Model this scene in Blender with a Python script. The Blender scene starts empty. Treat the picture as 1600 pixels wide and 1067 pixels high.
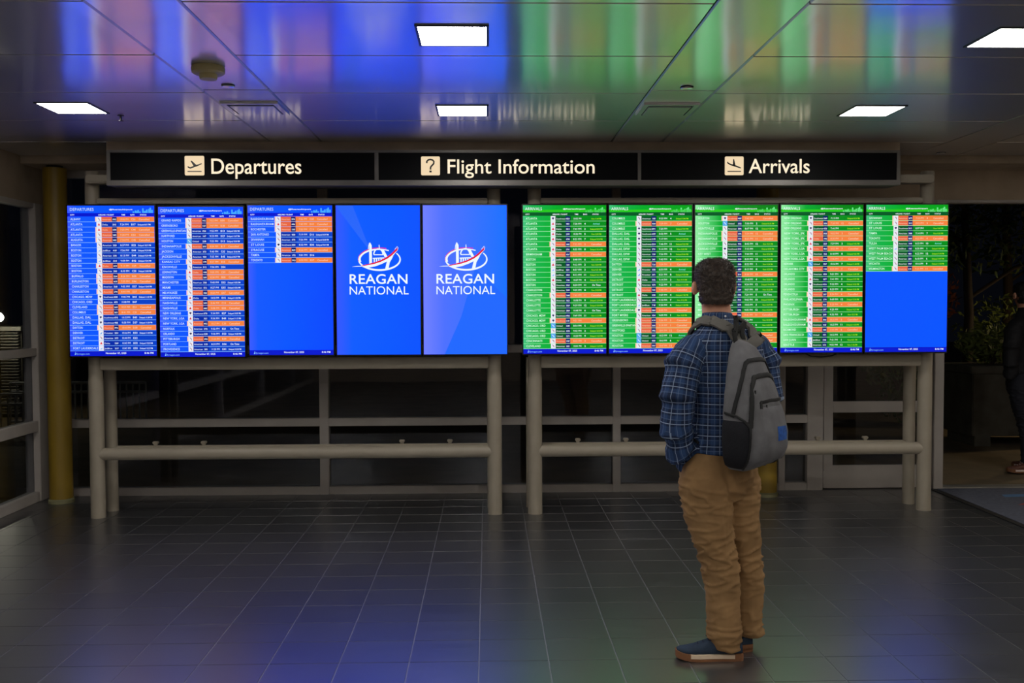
import bpy, bmesh, math, random
from mathutils import Vector, Matrix, noise
from mathutils.bvhtree import BVHTree

random.seed(7)
S = bpy.context.scene
COL = S.collection

# ------------------------------------------------------------------ camera
F, CX, CY, CAMH = 1500.0, 800.0, 533.5, 1.57
YAW, PITCH, ROLL = math.atan(38 / 1500.0), math.atan(55.5 / 1500.0), math.radians(-0.22)
fw = Vector((math.sin(YAW) * math.cos(PITCH), math.cos(YAW) * math.cos(PITCH), -math.sin(PITCH)))
r0 = Vector((math.cos(YAW), -math.sin(YAW), 0)); u0 = r0.cross(fw)
rt = r0 * math.cos(ROLL) + u0 * math.sin(ROLL); up = u0 * math.cos(ROLL) - r0 * math.sin(ROLL)
cd = bpy.data.cameras.new('camera'); cd.sensor_width = 36; cd.lens = F / 1600 * 36
cd.clip_start = 0.05; cd.clip_end = 200
cam = bpy.data.objects.new('camera', cd); COL.objects.link(cam)
cam.matrix_world = Matrix(((rt.x, up.x, -fw.x, 0), (rt.y, up.y, -fw.y, 0), (rt.z, up.z, -fw.z, CAMH), (0, 0, 0, 1)))
S.camera = cam

# ------------------------------------------------------------------ world, exposure
W = bpy.data.worlds.new('night'); S.world = W; W.use_nodes = True
W.node_tree.nodes['Background'].inputs[0].default_value = (0.25, 0.3, 0.5, 1)
W.node_tree.nodes['Background'].inputs[1].default_value = 0.006
S.view_settings.view_transform = 'Standard'; S.view_settings.look = 'None'
S.view_settings.exposure = 0.0; S.view_settings.gamma = 1.0; S.view_settings.use_curve_mapping = False
LIGHT_E = 41.0          # radiance of the ceiling light diffusers
SCREEN_E = 1.0

def at(px, py, Y):
    d = fw + rt * ((px - CX) / F) - up * ((py - CY) / F)
    return Vector((0, 0, CAMH)) + d * (Y / d.y)

# ------------------------------------------------------------------ colour and materials
def lin(c):
    def f(v):
        v /= 255.0
        return v / 12.92 if v <= 0.04045 else ((v + 0.055) / 1.055) ** 2.4
    return (f(c[0]), f(c[1]), f(c[2]), 1.0)

MATS = {}
def mat(name, rgb, rough=0.5, metal=0.0, spec=0.5, vary=0.12, scale=6.0, bump=0.0, bscale=60.0, coat=0.0):
    """procedural principled material: base colour broken up by noise, optional fine relief"""
    if name in MATS: return MATS[name]
    m = bpy.data.materials.new(name); m.use_nodes = True
    nt = m.node_tree; p = nt.nodes['Principled BSDF']
    p.inputs['Roughness'].default_value = rough; p.inputs['Metallic'].default_value = metal
    p.inputs['Specular IOR Level'].default_value = spec
    p.inputs['Coat Weight'].default_value = coat
    tc = nt.nodes.new('ShaderNodeTexCoord')
    n = nt.nodes.new('ShaderNodeTexNoise'); n.inputs['Scale'].default_value = scale; n.inputs['Detail'].default_value = 4
    nt.links.new(tc.outputs['Object'], n.inputs['Vector'])
    r = nt.nodes.new('ShaderNodeValToRGB')
    c = lin(rgb)
    r.color_ramp.elements[0].color = tuple(x * (1 - vary) for x in c[:3]) + (1,)
    r.color_ramp.elements[1].color = tuple(min(1, x * (1 + vary)) for x in c[:3]) + (1,)
    r.color_ramp.elements[0].position = 0.3; r.color_ramp.elements[1].position = 0.7
    nt.links.new(n.outputs['Fac'], r.inputs['Fac']); nt.links.new(r.outputs['Color'], p.inputs['Base Color'])
    if bump:
        n2 = nt.nodes.new('ShaderNodeTexNoise'); n2.inputs['Scale'].default_value = bscale
        nt.links.new(tc.outputs['Object'], n2.inputs['Vector'])
        b = nt.nodes.new('ShaderNodeBump'); b.inputs['Strength'].default_value = bump; b.inputs['Distance'].default_value = 0.01
        nt.links.new(n2.outputs['Fac'], b.inputs['Height']); nt.links.new(b.outputs['Normal'], p.inputs['Normal'])
    MATS[name] = m
    return m

def emit(name, rgb, strength=1.0):
    if name in MATS: return MATS[name]
    m = bpy.data.materials.new(name); m.use_nodes = True
    p = m.node_tree.nodes['Principled BSDF']
    p.inputs['Base Color'].default_value = (0.01, 0.01, 0.01, 1); p.inputs['Roughness'].default_value = 0.4
    p.inputs['Specular IOR Level'].default_value = 0.05
    p.inputs['Emission Color'].default_value = lin(rgb); p.inputs['Emission Strength'].default_value = strength
    MATS[name] = m
    return m

def scr(c):
    l = lin(c); return (l[0], l[1], l[2] * (1.7 if c[2] > 210 else 1.0), 1)

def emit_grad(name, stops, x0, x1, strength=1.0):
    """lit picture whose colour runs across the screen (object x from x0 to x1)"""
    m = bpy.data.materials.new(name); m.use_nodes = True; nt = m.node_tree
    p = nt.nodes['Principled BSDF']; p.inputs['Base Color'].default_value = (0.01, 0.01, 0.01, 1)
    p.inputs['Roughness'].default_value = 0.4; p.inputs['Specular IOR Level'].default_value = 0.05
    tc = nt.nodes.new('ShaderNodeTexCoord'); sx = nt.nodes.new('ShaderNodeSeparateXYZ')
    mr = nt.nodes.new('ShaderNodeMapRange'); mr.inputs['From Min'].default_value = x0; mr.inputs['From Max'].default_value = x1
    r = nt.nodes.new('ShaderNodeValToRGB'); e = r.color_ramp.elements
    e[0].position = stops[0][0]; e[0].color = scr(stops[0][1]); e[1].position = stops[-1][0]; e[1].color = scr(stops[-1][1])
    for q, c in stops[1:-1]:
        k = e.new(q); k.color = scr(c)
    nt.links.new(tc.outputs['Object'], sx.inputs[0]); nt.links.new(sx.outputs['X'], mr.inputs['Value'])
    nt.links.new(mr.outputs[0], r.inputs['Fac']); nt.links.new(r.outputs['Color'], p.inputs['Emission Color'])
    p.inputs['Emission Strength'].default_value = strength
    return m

def mth(nt, op, a, b=None):
    n = nt.nodes.new('ShaderNodeMath'); n.operation = op
    for i, v in enumerate((a, b)):
        if v is None: continue
        if isinstance(v, (int, float)): n.inputs[i].default_value = v
        else: nt.links.new(v, n.inputs[i])
    return n.outputs[0]

def glass_mat():
    m = bpy.data.materials.new('window glass'); m.use_nodes = True; nt = m.node_tree
    nt.nodes.clear()
    o = nt.nodes.new('ShaderNodeOutputMaterial'); mx = nt.nodes.new('ShaderNodeMixShader')
    t = nt.nodes.new('ShaderNodeBsdfTransparent'); t.inputs[0].default_value = (0.72, 0.74, 0.76, 1)
    g = nt.nodes.new('ShaderNodeBsdfGlossy'); g.inputs['Roughness'].default_value = 0.03
    g.inputs['Color'].default_value = (0.9, 0.92, 1, 1)
    f = nt.nodes.new('ShaderNodeFresnel'); ge = nt.nodes.new('ShaderNodeNewGeometry')
    nt.links.new(mth(nt, 'SUBTRACT', 1.5, mth(nt, 'MULTIPLY', ge.outputs['Backfacing'], 1.5 - 1 / 1.5)), f.inputs['IOR'])
    nt.links.new(f.outputs[0], mx.inputs[0]); nt.links.new(t.outputs[0], mx.inputs[1]); nt.links.new(g.outputs[0], mx.inputs[2])
    nt.links.new(mx.outputs[0], o.inputs[0])
    return m

def ceiling_mat(name, holes=True):
    """brushed metal panel with small staggered perforations"""
    m = bpy.data.materials.new(name); m.use_nodes = True; nt = m.node_tree
    p = nt.nodes['Principled BSDF']; p.inputs['Metallic'].default_value = 1.0
    tc = nt.nodes.new('ShaderNodeTexCoord'); geo = nt.nodes.new('ShaderNodeNewGeometry')
    n = nt.nodes.new('ShaderNodeTexNoise'); n.inputs['Scale'].default_value = 1.6; n.inputs['Detail'].default_value = 5
    mp = nt.nodes.new('ShaderNodeMapping'); mp.inputs['Scale'].default_value = (1, 3, 1)
    nt.links.new(geo.outputs['Position'], mp.inputs[0]); nt.links.new(mp.outputs[0], n.inputs['Vector'])
    r = nt.nodes.new('ShaderNodeValToRGB')
    r.color_ramp.elements[0].position = 0.3; r.color_ramp.elements[0].color = (0.72, 0.72, 0.73, 1)
    r.color_ramp.elements[1].position = 0.7; r.color_ramp.elements[1].color = (0.88, 0.88, 0.89, 1)
    nt.links.new(n.outputs['Fac'], r.inputs['Fac'])
    rr = nt.nodes.new('ShaderNodeMapRange'); rr.inputs['To Min'].default_value = 0.12; rr.inputs['To Max'].default_value = 0.19
    nt.links.new(n.outputs['Fac'], rr.inputs['Value']); nt.links.new(rr.outputs[0], p.inputs['Roughness'])
    if holes:
        sx = nt.nodes.new('ShaderNodeSeparateXYZ'); nt.links.new(tc.outputs['Object'], sx.inputs[0])
        P = 0.018
        a = mth(nt, 'ADD', sx.outputs['X'], sx.outputs['Y']); b = mth(nt, 'SUBTRACT', sx.outputs['X'], sx.outputs['Y'])
        fa = mth(nt, 'SUBTRACT', mth(nt, 'FLOORED_MODULO', a, P), P / 2); fb = mth(nt, 'SUBTRACT', mth(nt, 'FLOORED_MODULO', b, P), P / 2)
        d2 = mth(nt, 'ADD', mth(nt, 'MULTIPLY', fa, fa), mth(nt, 'MULTIPLY', fb, fb))
        hole = mth(nt, 'LESS_THAN', d2, (0.0046) ** 2)
        ax = mth(nt, 'LESS_THAN', mth(nt, 'ABSOLUTE', sx.outputs['X']), 0.97)
        ay = mth(nt, 'LESS_THAN', mth(nt, 'ABSOLUTE', sx.outputs['Y']), 0.36)
        hole = mth(nt, 'MULTIPLY', hole, mth(nt, 'MULTIPLY', ax, ay))
        mx = nt.nodes.new('ShaderNodeMix'); mx.data_type = 'RGBA'
        nt.links.new(hole, mx.inputs['Factor']); nt.links.new(r.outputs['Color'], mx.inputs['A'])
        mx.inputs['B'].default_value = (0.12, 0.12, 0.12, 1)
        nt.links.new(mx.outputs['Result'], p.inputs['Base Color'])
    else:
        nt.links.new(r.outputs['Color'], p.inputs['Base Color'])
    p.inputs['Anisotropic'].default_value = 0.2
    tv = nt.nodes.new('ShaderNodeCombineXYZ'); tv.inputs[1].default_value = 1.0
    nt.links.new(tv.outputs[0], p.inputs['Tangent'])
    n3 = nt.nodes.new('ShaderNodeTexNoise'); n3.inputs['Scale'].default_value = 2.2; n3.inputs['Detail'].default_value = 1
    mp3 = nt.nodes.new('ShaderNodeMapping'); mp3.inputs['Scale'].default_value = (1.6, 0.7, 1)
    nt.links.new(geo.outputs['Position'], mp3.inputs[0]); nt.links.new(mp3.outputs[0], n3.inputs['Vector'])
    bp = nt.nodes.new('ShaderNodeBump'); bp.inputs['Strength'].default_value = 0.12; bp.inputs['Distance'].default_value = 0.02
    nt.links.new(n3.outputs['Fac'], bp.inputs['Height']); nt.links.new(bp.outputs['Normal'], p.inputs['Normal'])
    g = nt.nodes.new('ShaderNodeBsdfGlossy'); g.inputs['Roughness'].default_value = 0.48; g.inputs['Color'].default_value = (0.9, 0.9, 0.92, 1)
    ms = nt.nodes.new('ShaderNodeMixShader'); ms.inputs[0].default_value = 0.38
    nt.links.new(p.outputs[0], ms.inputs[1]); nt.links.new(g.outputs[0], ms.inputs[2])
    nt.links.new(ms.outputs[0], nt.nodes['Material Output'].inputs[0])
    return m

def tile_mat():
    m = bpy.data.materials.new('slate floor tile'); m.use_nodes = True; nt = m.node_tree
    p = nt.nodes['Principled BSDF']
    geo = nt.nodes.new('ShaderNodeNewGeometry'); oi = nt.nodes.new('ShaderNodeObjectInfo')
    mp = nt.nodes.new('ShaderNodeMapping'); mp.inputs['Scale'].default_value = (2.5, 26, 1)
    n = nt.nodes.new('ShaderNodeTexNoise'); n.inputs['Scale'].default_value = 1.0; n.inputs['Detail'].default_value = 6
    nt.links.new(geo.outputs['Position'], mp.inputs[0]); nt.links.new(mp.outputs[0], n.inputs['Vector'])
    a = mth(nt, 'ADD', mth(nt, 'MULTIPLY', n.outputs['Fac'], 0.7), mth(nt, 'MULTIPLY', oi.outputs['Random'], 0.3))
    r = nt.nodes.new('ShaderNodeValToRGB')
    r.color_ramp.elements[0].position = 0.25; r.color_ramp.elements[0].color = (0.017, 0.017, 0.018, 1)
    r.color_ramp.elements[1].position = 0.75; r.color_ramp.elements[1].color = (0.031, 0.031, 0.031, 1)
    nt.links.new(a, r.inputs['Fac']); nt.links.new(r.outputs['Color'], p.inputs['Base Color'])
    rr = nt.nodes.new('ShaderNodeMapRange'); rr.inputs['To Min'].default_value = 0.27; rr.inputs['To Max'].default_value = 0.35
    nt.links.new(n.outputs['Fac'], rr.inputs['Value']); nt.links.new(rr.outputs[0], p.inputs['Roughness'])
    p.inputs['IOR'].default_value = 2.3; p.inputs['Specular IOR Level'].default_value = 1.0
    bp = nt.nodes.new('ShaderNodeBump'); bp.inputs['Strength'].default_value = 0.12; bp.inputs['Distance'].default_value = 0.004
    nt.links.new(n.outputs['Fac'], bp.inputs['Height']); nt.links.new(bp.outputs['Normal'], p.inputs['Normal'])
    return m

def plaid_mat():
    m = bpy.data.materials.new('navy plaid cotton'); m.use_nodes = True; nt = m.node_tree
    p = nt.nodes['Principled BSDF']; p.inputs['Roughness'].default_value = 0.85; p.inputs['Specular IOR Level'].default_value = 0.2
    uv = nt.nodes.new('ShaderNodeUVMap'); uv.uv_map = 'UVMap'
    sx = nt.nodes.new('ShaderNodeSeparateXYZ'); nt.links.new(uv.outputs[0], sx.inputs[0])
    u, v = sx.outputs['X'], sx.outputs['Y']
    def stripe(c, per, off, w):
        return mth(nt, 'LESS_THAN', mth(nt, 'FLOORED_MODULO', mth(nt, 'ADD', c, off), per), w)
    band = mth(nt, 'ADD', mth(nt, 'MULTIPLY', stripe(u, 0.05, 0.0, 0.022), 0.5), mth(nt, 'MULTIPLY', stripe(v, 0.046, 0.0, 0.02), 0.5))
    line = mth(nt, 'MAXIMUM', mth(nt, 'MULTIPLY', stripe(v, 0.046, 0.012, 0.0032), 0.85), mth(nt, 'MULTIPLY', stripe(u, 0.05, 0.014, 0.003), 0.6))
    line2 = mth(nt, 'MAXIMUM', mth(nt, 'MULTIPLY', stripe(v, 0.046, 0.03, 0.002), 0.22), mth(nt, 'MULTIPLY', stripe(u, 0.05, 0.036, 0.002), 0.22))
    r = nt.nodes.new('ShaderNodeValToRGB')
    r.color_ramp.elements[0].color = (0.012, 0.02, 0.052, 1); r.color_ramp.elements[1].color = (0.026, 0.058, 0.145, 1)
    nt.links.new(band, r.inputs['Fac'])
    mx = nt.nodes.new('ShaderNodeMix'); mx.data_type = 'RGBA'
    nt.links.new(mth(nt, 'MAXIMUM', line, line2), mx.inputs['Factor']); nt.links.new(r.outputs['Color'], mx.inputs['A'])
    mx.inputs['B'].default_value = (0.3, 0.37, 0.5, 1)
    nt.links.new(mx.outputs['Result'], p.inputs['Base Color'])
    return m

BEIGE = mat('painted beige steel', (150, 140, 124), 0.42, spec=0.4, vary=0.06)
FRAME = mat('window frame paint', (168, 160, 152), 0.5, spec=0.4, vary=0.06)
WALL = mat('brown grey plaster', (166, 148, 126), 0.8, spec=0.2, vary=0.1, bump=0.05, bscale=200)
BLACK = mat('black plastic', (14, 14, 16), 0.35)
DARKGAP = mat('dark seam', (20, 20, 22), 0.8)
YELLOW = mat('yellow painted steel', (142, 114, 32), 0.45, vary=0.08)
ALU = mat('sign aluminium', (120, 116, 112), 0.4, metal=0.6)
GLASS = glass_mat()
TILE = tile_mat()
GROUT = mat('grout', (104, 102, 106), 0.38, vary=0.1, spec=1.0)
GROUT.node_tree.nodes['Principled BSDF'].inputs['IOR'].default_value = 2.0
PANEL = ceiling_mat('perforated metal ceiling'); STRIP = ceiling_mat('plain metal ceiling', False)

# ------------------------------------------------------------------ mesh helpers
class MB:
    def __init__(s): s.v, s.f, s.m = [], [], []
    def add(s, vs, fs, mi=0):
        o = len(s.v); s.v += [tuple(p) for p in vs]; s.f += [tuple(i + o for i in f) for f in fs]; s.m += [mi] * len(fs)
        return s
    def box(s, x0, x1, y0, y1, z0, z1, mi=0, bev=0.0):
        if bev <= 0:
            vs = [(x0, y0, z0), (x1, y0, z0), (x1, y1, z0), (x0, y1, z0), (x0, y0, z1), (x1, y0, z1), (x1, y1, z1), (x0, y1, z1)]
            return s.add(vs, [(0, 3, 2, 1), (4, 5, 6, 7), (0, 1, 5, 4), (1, 2, 6, 5), (2, 3, 7, 6), (3, 0, 4, 7)], mi)
        bm = bmesh.new()
        bmesh.ops.create_cube(bm, size=1)
        for v in bm.verts:
            v.co = ((x0 + x1) / 2 + v.co.x * (x1 - x0), (y0 + y1) / 2 + v.co.y * (y1 - y0), (z0 + z1) / 2 + v.co.z * (z1 - z0))
        bmesh.ops.bevel(bm, geom=bm.edges[:], offset=bev, segments=2, affect='EDGES')
        bm.verts.ensure_lookup_table(); bm.verts.index_update()
        s.add([v.co.copy() for v in bm.verts], [[v.index for v in f.verts] for f in bm.faces], mi); bm.free()
        return s
    def tube(s, pts, rad, n=20, mi=0, caps=True):
        pts = [Vector(p) for p in pts]
        rads = rad if isinstance(rad, (list, tuple)) else [rad] * len(pts)
        rings = []
        t0 = (pts[1] - pts[0]).normalized()
        ref = Vector((0, 0, 1)) if abs(t0.z) < 0.9 else Vector((1, 0, 0))
        U = t0.cross(ref).normalized()
        for i, p in enumerate(pts):
            t = (pts[min(i + 1, len(pts) - 1)] - pts[max(i - 1, 0)]).normalized()
            U = (U - t * U.dot(t)).normalized(); V = t.cross(U)
            rings.append((p, U * rads[i], V * rads[i], 2.0))
        return s.loft(rings, n, mi, caps)
    def loft(s, rings, n=24, mi=0, caps=True):
        vs, fs = [], []
        for c, U, V, e in rings:
            for k in range(n):
                a = 2 * math.pi * k / n; ca, sa = math.cos(a), math.sin(a)
                x = math.copysign(abs(ca) ** (2 / e), ca); y = math.copysign(abs(sa) ** (2 / e), sa)
                vs.append(Vector(c) + U * x + V * y)
        for i in range(len(rings) - 1):
            for k in range(n):
                a, b = i * n + k, i * n + (k + 1) % n
                fs.append((a, b, b + n, a + n))
        if caps:
            fs.append(tuple(range(n - 1, -1, -1))); o = (len(rings) - 1) * n; fs.append(tuple(range(o, o + n)))
        return s.add(vs, fs, mi)
    def ell(s, c, rx, ry, rz, rot=0.0, n=16, m=10, mi=0, tilt=0.0):
        vs, fs = [], []
        c = Vector(c); M = Matrix.Rotation(rot, 3, 'Z') @ Matrix.Rotation(tilt, 3, 'X')
        for i in range(m + 1):
            th = math.pi * i / m
            for k in range(n):
                ph = 2 * math.pi * k / n
                vs.append(c + M @ Vector((rx * math.sin(th) * math.cos(ph), ry * math.sin(th) * math.sin(ph), rz * math.cos(th))))
        for i in range(m):
            for k in range(n):
                a, b = i * n + k, i * n + (k + 1) % n
                fs.append((a, a + n, b + n, b))
        return s.add(vs, fs, mi)
    def mesh(s, name, mats, smooth=False):
        me = bpy.data.meshes.new(name); me.from_pydata(s.v, [], s.f)
        for m in mats: me.materials.append(m)
        for p, i in zip(me.polygons, s.m): p.material_index = i; p.use_smooth = smooth
        bm = bmesh.new(); bm.from_mesh(me); bmesh.ops.remove_doubles(bm, verts=bm.verts[:], dist=1e-6)
        bmesh.ops.recalc_face_normals(bm, faces=bm.faces[:]); bm.to_mesh(me); bm.free()
        if smooth:
            try: me.set_sharp_from_angle(angle=math.radians(40))
            except Exception: pass
        return me
    def obj(s, name, mats, parent=None, smooth=False):
        if not isinstance(mats, (list, tuple)): mats = [mats]
        return link(name, s.mesh(name, mats, smooth), parent)

def link(name, data, parent=None, loc=None):
    o = bpy.data.objects.new(name, data); COL.objects.link(o)
    if parent is not None:
        o.parent = parent
        if data is not None and loc is None: o.matrix_parent_inverse = parent_mat(parent).inverted()
    if loc is not None: o.location = loc
    return o

def parent_mat(p):
    M = p.matrix_basis.copy()
    if p.parent: M = parent_mat(p.parent) @ p.matrix_parent_inverse @ M
    return M

def empty(name, loc):
    o = bpy.data.objects.new(name, None); o.empty_display_size = 0.1; COL.objects.link(o); o.location = loc
    return o

def tag(o, label, cat, group=None):
    o['label'] = label; o['category'] = cat
    if group: o['group'] = group
    return o

def struct(o):
    o['kind'] = 'structure'; return o

def box(name, mt, x0, x1, y0, y1, z0, z1, parent=None, bev=0.0):
    return MB().box(x0, x1, y0, y1, z0, z1, 0, bev).obj(name, mt, parent)

def tube(name, mt, pts, r, parent=None, n=24):
    return MB().tube(pts, r, n).obj(name, mt, parent, True)

# ------------------------------------------------------------------ text
_g = {}
def glyph(ch, res=2, bold=0.0):
    k = (ch, res, bold)
    if k in _g: return _g[k]
    def conv(t):
        cu = bpy.data.curves.new('t', 'FONT'); cu.body = t; cu.resolution_u = res; cu.offset = bold; cu.fill_mode = 'FRONT'
        ob = bpy.data.objects.new('t', cu); COL.objects.link(ob)
        dg = bpy.context.evaluated_depsgraph_get()
        me = bpy.data.meshes.new_from_object(ob.evaluated_get(dg))
        v = [tuple(p.co[:2]) for p in me.vertices]; f = [tuple(p.vertices) for p in me.polygons]
        bpy.data.objects.remove(ob); bpy.data.curves.remove(cu); bpy.data.meshes.remove(me)
        return v, f
    wid = lambda vv: max(p[0] for p in vv) - min(p[0] for p in vv)
    if ('HH', res) not in _g: _g[('HH', res)] = wid(conv('HH')[0])
    adv = wid(conv('H' + ch + 'H')[0]) - _g[('HH', res)]
    v, f = ([], []) if ch == ' ' else conv(ch)
    _g[k] = (v, f, adv)
    return _g[k]

CAP = max(p[1] for p in glyph('H', 2)[0])

def text(mb, s, x, z, h, y, mi=0, align='L', width=None, res=2, bold=0.0, track=0.0):
    """flat lettering in the x-z plane facing -y; h = cap height, z = baseline"""
    k = h / CAP
    tot = sum(glyph(c, res, bold)[2] + track for c in s)
    kx = k if width is None else width / tot
    w = tot * kx
    x = x - w / 2 if align == 'C' else (x - w if align == 'R' else x)
    for c in s:
        v, f, a = glyph(c, res, bold)
        mb.add([(x + p[0] * kx, y, z + p[1] * k) for p in v], f, mi)
        x += (a + track) * kx
    return w

def rect(mb, x0, x1, z0, z1, y, mi): mb.add([(x0, y, z0), (x1, y, z0), (x1, y, z1), (x0, y, z1)], [(0, 1, 2, 3)], mi)
def poly(mb, pts, y, mi): mb.add([(p[0], y, p[1]) for p in pts], [tuple(range(len(pts)))], mi)
def strip_poly(mb, pts, w, y, mi):
    """stroke of given width along a polyline"""
    w = w if isinstance(w, (list, tuple)) else [w] * len(pts)
    L, R = [], []
    for i, p in enumerate(pts):
        a, b = pts[max(i - 1, 0)], pts[min(i + 1, len(pts) - 1)]
        dx, dz = b[0] - a[0], b[1] - a[1]; l = math.hypot(dx, dz) or 1
        L.append((p[0] - dz / l * w[i] / 2, y, p[1] + dx / l * w[i] / 2)); R.append((p[0] + dz / l * w[i] / 2, y, p[1] - dx / l * w[i] / 2))
    n = len(pts)
    mb.add(L + R, [(i, i + 1, n + i + 1, n + i) for i in range(n - 1)], mi)

def flat_obj(mb, name, mats, parent):
    me = bpy.data.meshes.new(name); me.from_pydata(mb.v, [], mb.f)
    for m in mats: me.materials.append(m)
    for p, i in zip(me.polygons, mb.m): p.material_index = i
    return link(name, me, parent)

# ================================================================== SETTING
ZC = 2.76
YW = 8.05       # glazed wall
XL = -3.65      # left wall
XR = 6.2
YB = -4.0       # wall behind the camera

# ---- floor: grout bed with separate tiles
floor = struct(box('floor', GROUT, XL - 0.1, XR, YB, YW + 0.06, -0.1, -0.0025))
TW, TD = 0.3079, 0.2733
tiles = []
i0, i1 = int((XL + 0.045) / TW) - 1, int((XR + 0.045) / TW)
j0, j1 = int((YB - 4.194) / TD), int((YW - 4.194) / TD)
for i in range(i0, i1 + 1):
    for j in range(j0, j1 + 1):
        x0, x1 = max(-0.045 + i * TW, XL), min(-0.045 + (i + 1) * TW, XR)
        y0, y1 = max(4.194 + j * TD, YB), min(4.194 + (j + 1) * TD, YW)
        if x1 - x0 < 0.02 or y1 - y0 < 0.02: continue
        tiles.append((x0, x1, y0, y1))
def vis(t):
    cx, cy = (t[0] + t[1]) / 2, (t[2] + t[3]) / 2
    d = Vector((cx, cy, -CAMH)); z = d.dot(fw)
    if z < 1: return 1e9
    px = CX + F * d.dot(rt) / z; py = CY - F * d.dot(up) / z
    return cy if -60 < px < 1660 and py < 1150 else 1e9
tiles.sort(key=vis)
def tile_mb(mb, x0, x1, y0, y1):
    g = 0.0020; e = 0.0012
    a, b, c, d = x0 + g, x1 - g, y0 + g, y1 - g
    z = random.uniform(-0.0002, 0.0002)
    mb.add([(a, c, -0.006), (b, c, -0.006), (b, d, -0.006), (a, d, -0.006), (a + e, c + e, z), (b - e, c + e, z), (b - e, d - e, z), (a + e, d - e, z)],
           [(4, 5, 6, 7), (0, 1, 5, 4), (1, 2, 6, 5), (2, 3, 7, 6), (3, 0, 4, 7)])
base_tile = None
for t in tiles[:300]:
    mb = MB(); tile_mb(mb, *t); mb.obj('tile', TILE, floor)
mb = MB()
for t in tiles[300:]: tile_mb(mb, *t)
o = mb.obj('tile_field', TILE, floor); o['kind'] = 'stuff'

# ---- ceiling: slab with metal panels and plain strips
ceiling = struct(box('ceiling', DARKGAP, XL - 0.1, XR, YB, 7.66, ZC + 0.012, ZC + 0.1))
SX = [-4.03, -1.561, 0.907, 3.383, 5.86]; SWD = 0.368
seams = [7.024 + 0.8015 - 0.8015 * k for k in range(0, 16)]
def panel(name, x0, x1, y0, y1, m):
    g = 0.0045
    cx, cy = (x0 + x1) / 2, (y0 + y1) / 2; hx, hy = (x1 - x0) / 2 - g, (y1 - y0) / 2 - g; e = 0.004
    mb = MB().add([(-hx, -hy, 0.012), (hx, -hy, 0.012), (hx, hy, 0.012), (-hx, hy, 0.012), (-hx + e, -hy + e, 0), (hx - e, -hy + e, 0), (hx - e, hy - e, 0), (-hx + e, hy - e, 0)],
                  [(4, 7, 6, 5), (0, 1, 5, 4), (1, 2, 6, 5), (2, 3, 7, 6), (3, 0, 4, 7)])
    ob = mb.obj(name, m); ob.location = (cx, cy, ZC); ob.parent = ceiling
    return ob
for c in range(4):
    x0, x1 = SX[c] + SWD, SX[c + 1]
    for k in range(15):
        ya, yb = max(seams[k + 1], YB), min(seams[k], 7.645)
        if yb - ya > 0.05: panel('ceiling_panel', max(x0, XL), min(x1, XR), ya, yb, PANEL)
for c in range(5):
    x0, x1 = max(SX[c], XL - 0.05), min(SX[c] + SWD, XR)
    if x1 - x0 < 0.1: continue
    for (ya, yb) in ((5.35, 7.645), (2.2, 5.35), (-0.9, 2.2), (YB, -0.9)): panel('cover_strip', x0, x1, ya, yb, STRIP)

# ---- bulkhead and the glazed wall behind the screens
wall_back = struct(box('wall_back', WALL, XL - 0.1, XR, 7.66, YW + 0.12, 2.70, 2.86))
box('header_panel', WALL, 2.30, XR, YW, YW + 0.1, 2.45, 2.70, wall_back)
box('header_trim', FRAME, 2.30, XR, YW - 0.02, YW + 0.1, 2.425, 2.45, wall_back, 0.004)
def mull(x0, x1, z0=0.0, z1=2.70, y0=YW - 0.03, y1=YW + 0.08): box('mullion', FRAME, x0, x1, y0, y1, z0, z1, wall_back, 0.004)
def rail(x0, x1, z0, z1, y0=YW - 0.025, y1=YW + 0.075): box('rail', FRAME, x0, x1, y0, y1, z0, z1, wall_back, 0.004)
for x0, x1, zt in ((-3.70, -3.60, 2.70), (-1.407, -1.332, 2.70), (1.05, 1.115, 2.70), (2.454, 2.512, 2.45), (2.70, 2.835, 2.45), (3.785, 3.865, 2.45)): mull(x0, x1, 0, zt)
bays = [(-3.60, -1.407, 2.70), (-1.332, 1.05, 2.70), (1.115, 2.454, 2.70), (2.512, 2.70, 2.45)]
for x0, x1, zt in bays:
    zz = [0.0, 0.065, 0.572, 0.64, 1.18, 1.245, zt - 0.06, zt]
    for k in range(0, 8, 2): rail(x0, x1, zz[k], zz[k + 1])
    for k in range(1, 6, 2): box('pane', GLASS, x0, x1, YW + 0.02, YW + 0.028, zz[k], zz[k + 1], wall_back)
rail(2.835, 3.785, 2.36, 2.425)
# door leaf
door = struct(empty('door_1', (3.31, YW, 0)))
box('stile', FRAME, 2.845, 2.925, YW - 0.01, YW + 0.04, 0.012, 2.35, door, 0.004)
box('stile', FRAME, 3.69, 3.775, YW - 0.01, YW + 0.04, 0.012, 2.35, door, 0.004)
box('kick_panel', FRAME, 2.925, 3.69, YW - 0.005, YW + 0.035, 0.012, 0.205, door)
box('rail', FRAME, 2.925, 3.69, YW - 0.01, YW + 0.04, 0.656, 0.75, door, 0.004)
box('rail', FRAME, 2.925, 3.69, YW - 0.01, YW + 0.04, 2.25, 2.35, door, 0.004)
box('pane', GLASS, 2.925, 3.69, YW + 0.012, YW + 0.018, 0.205, 0.656, door)
box('pane', GLASS, 2.925, 3.69, YW + 0.012, YW + 0.018, 0.75, 2.25, door)
tube('hinge', FRAME, [(2.84, YW - 0.018, 0.05), (2.84, YW - 0.018, 0.16)], 0.012, door, 12)
tube('pull_handle', ALU, [(3.73, YW - 0.012, 0.85), (3.73, YW - 0.06, 0.87), (3.73, YW - 0.06, 1.15), (3.73, YW - 0.012, 1.17)], 0.012, door, 12)
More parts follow.
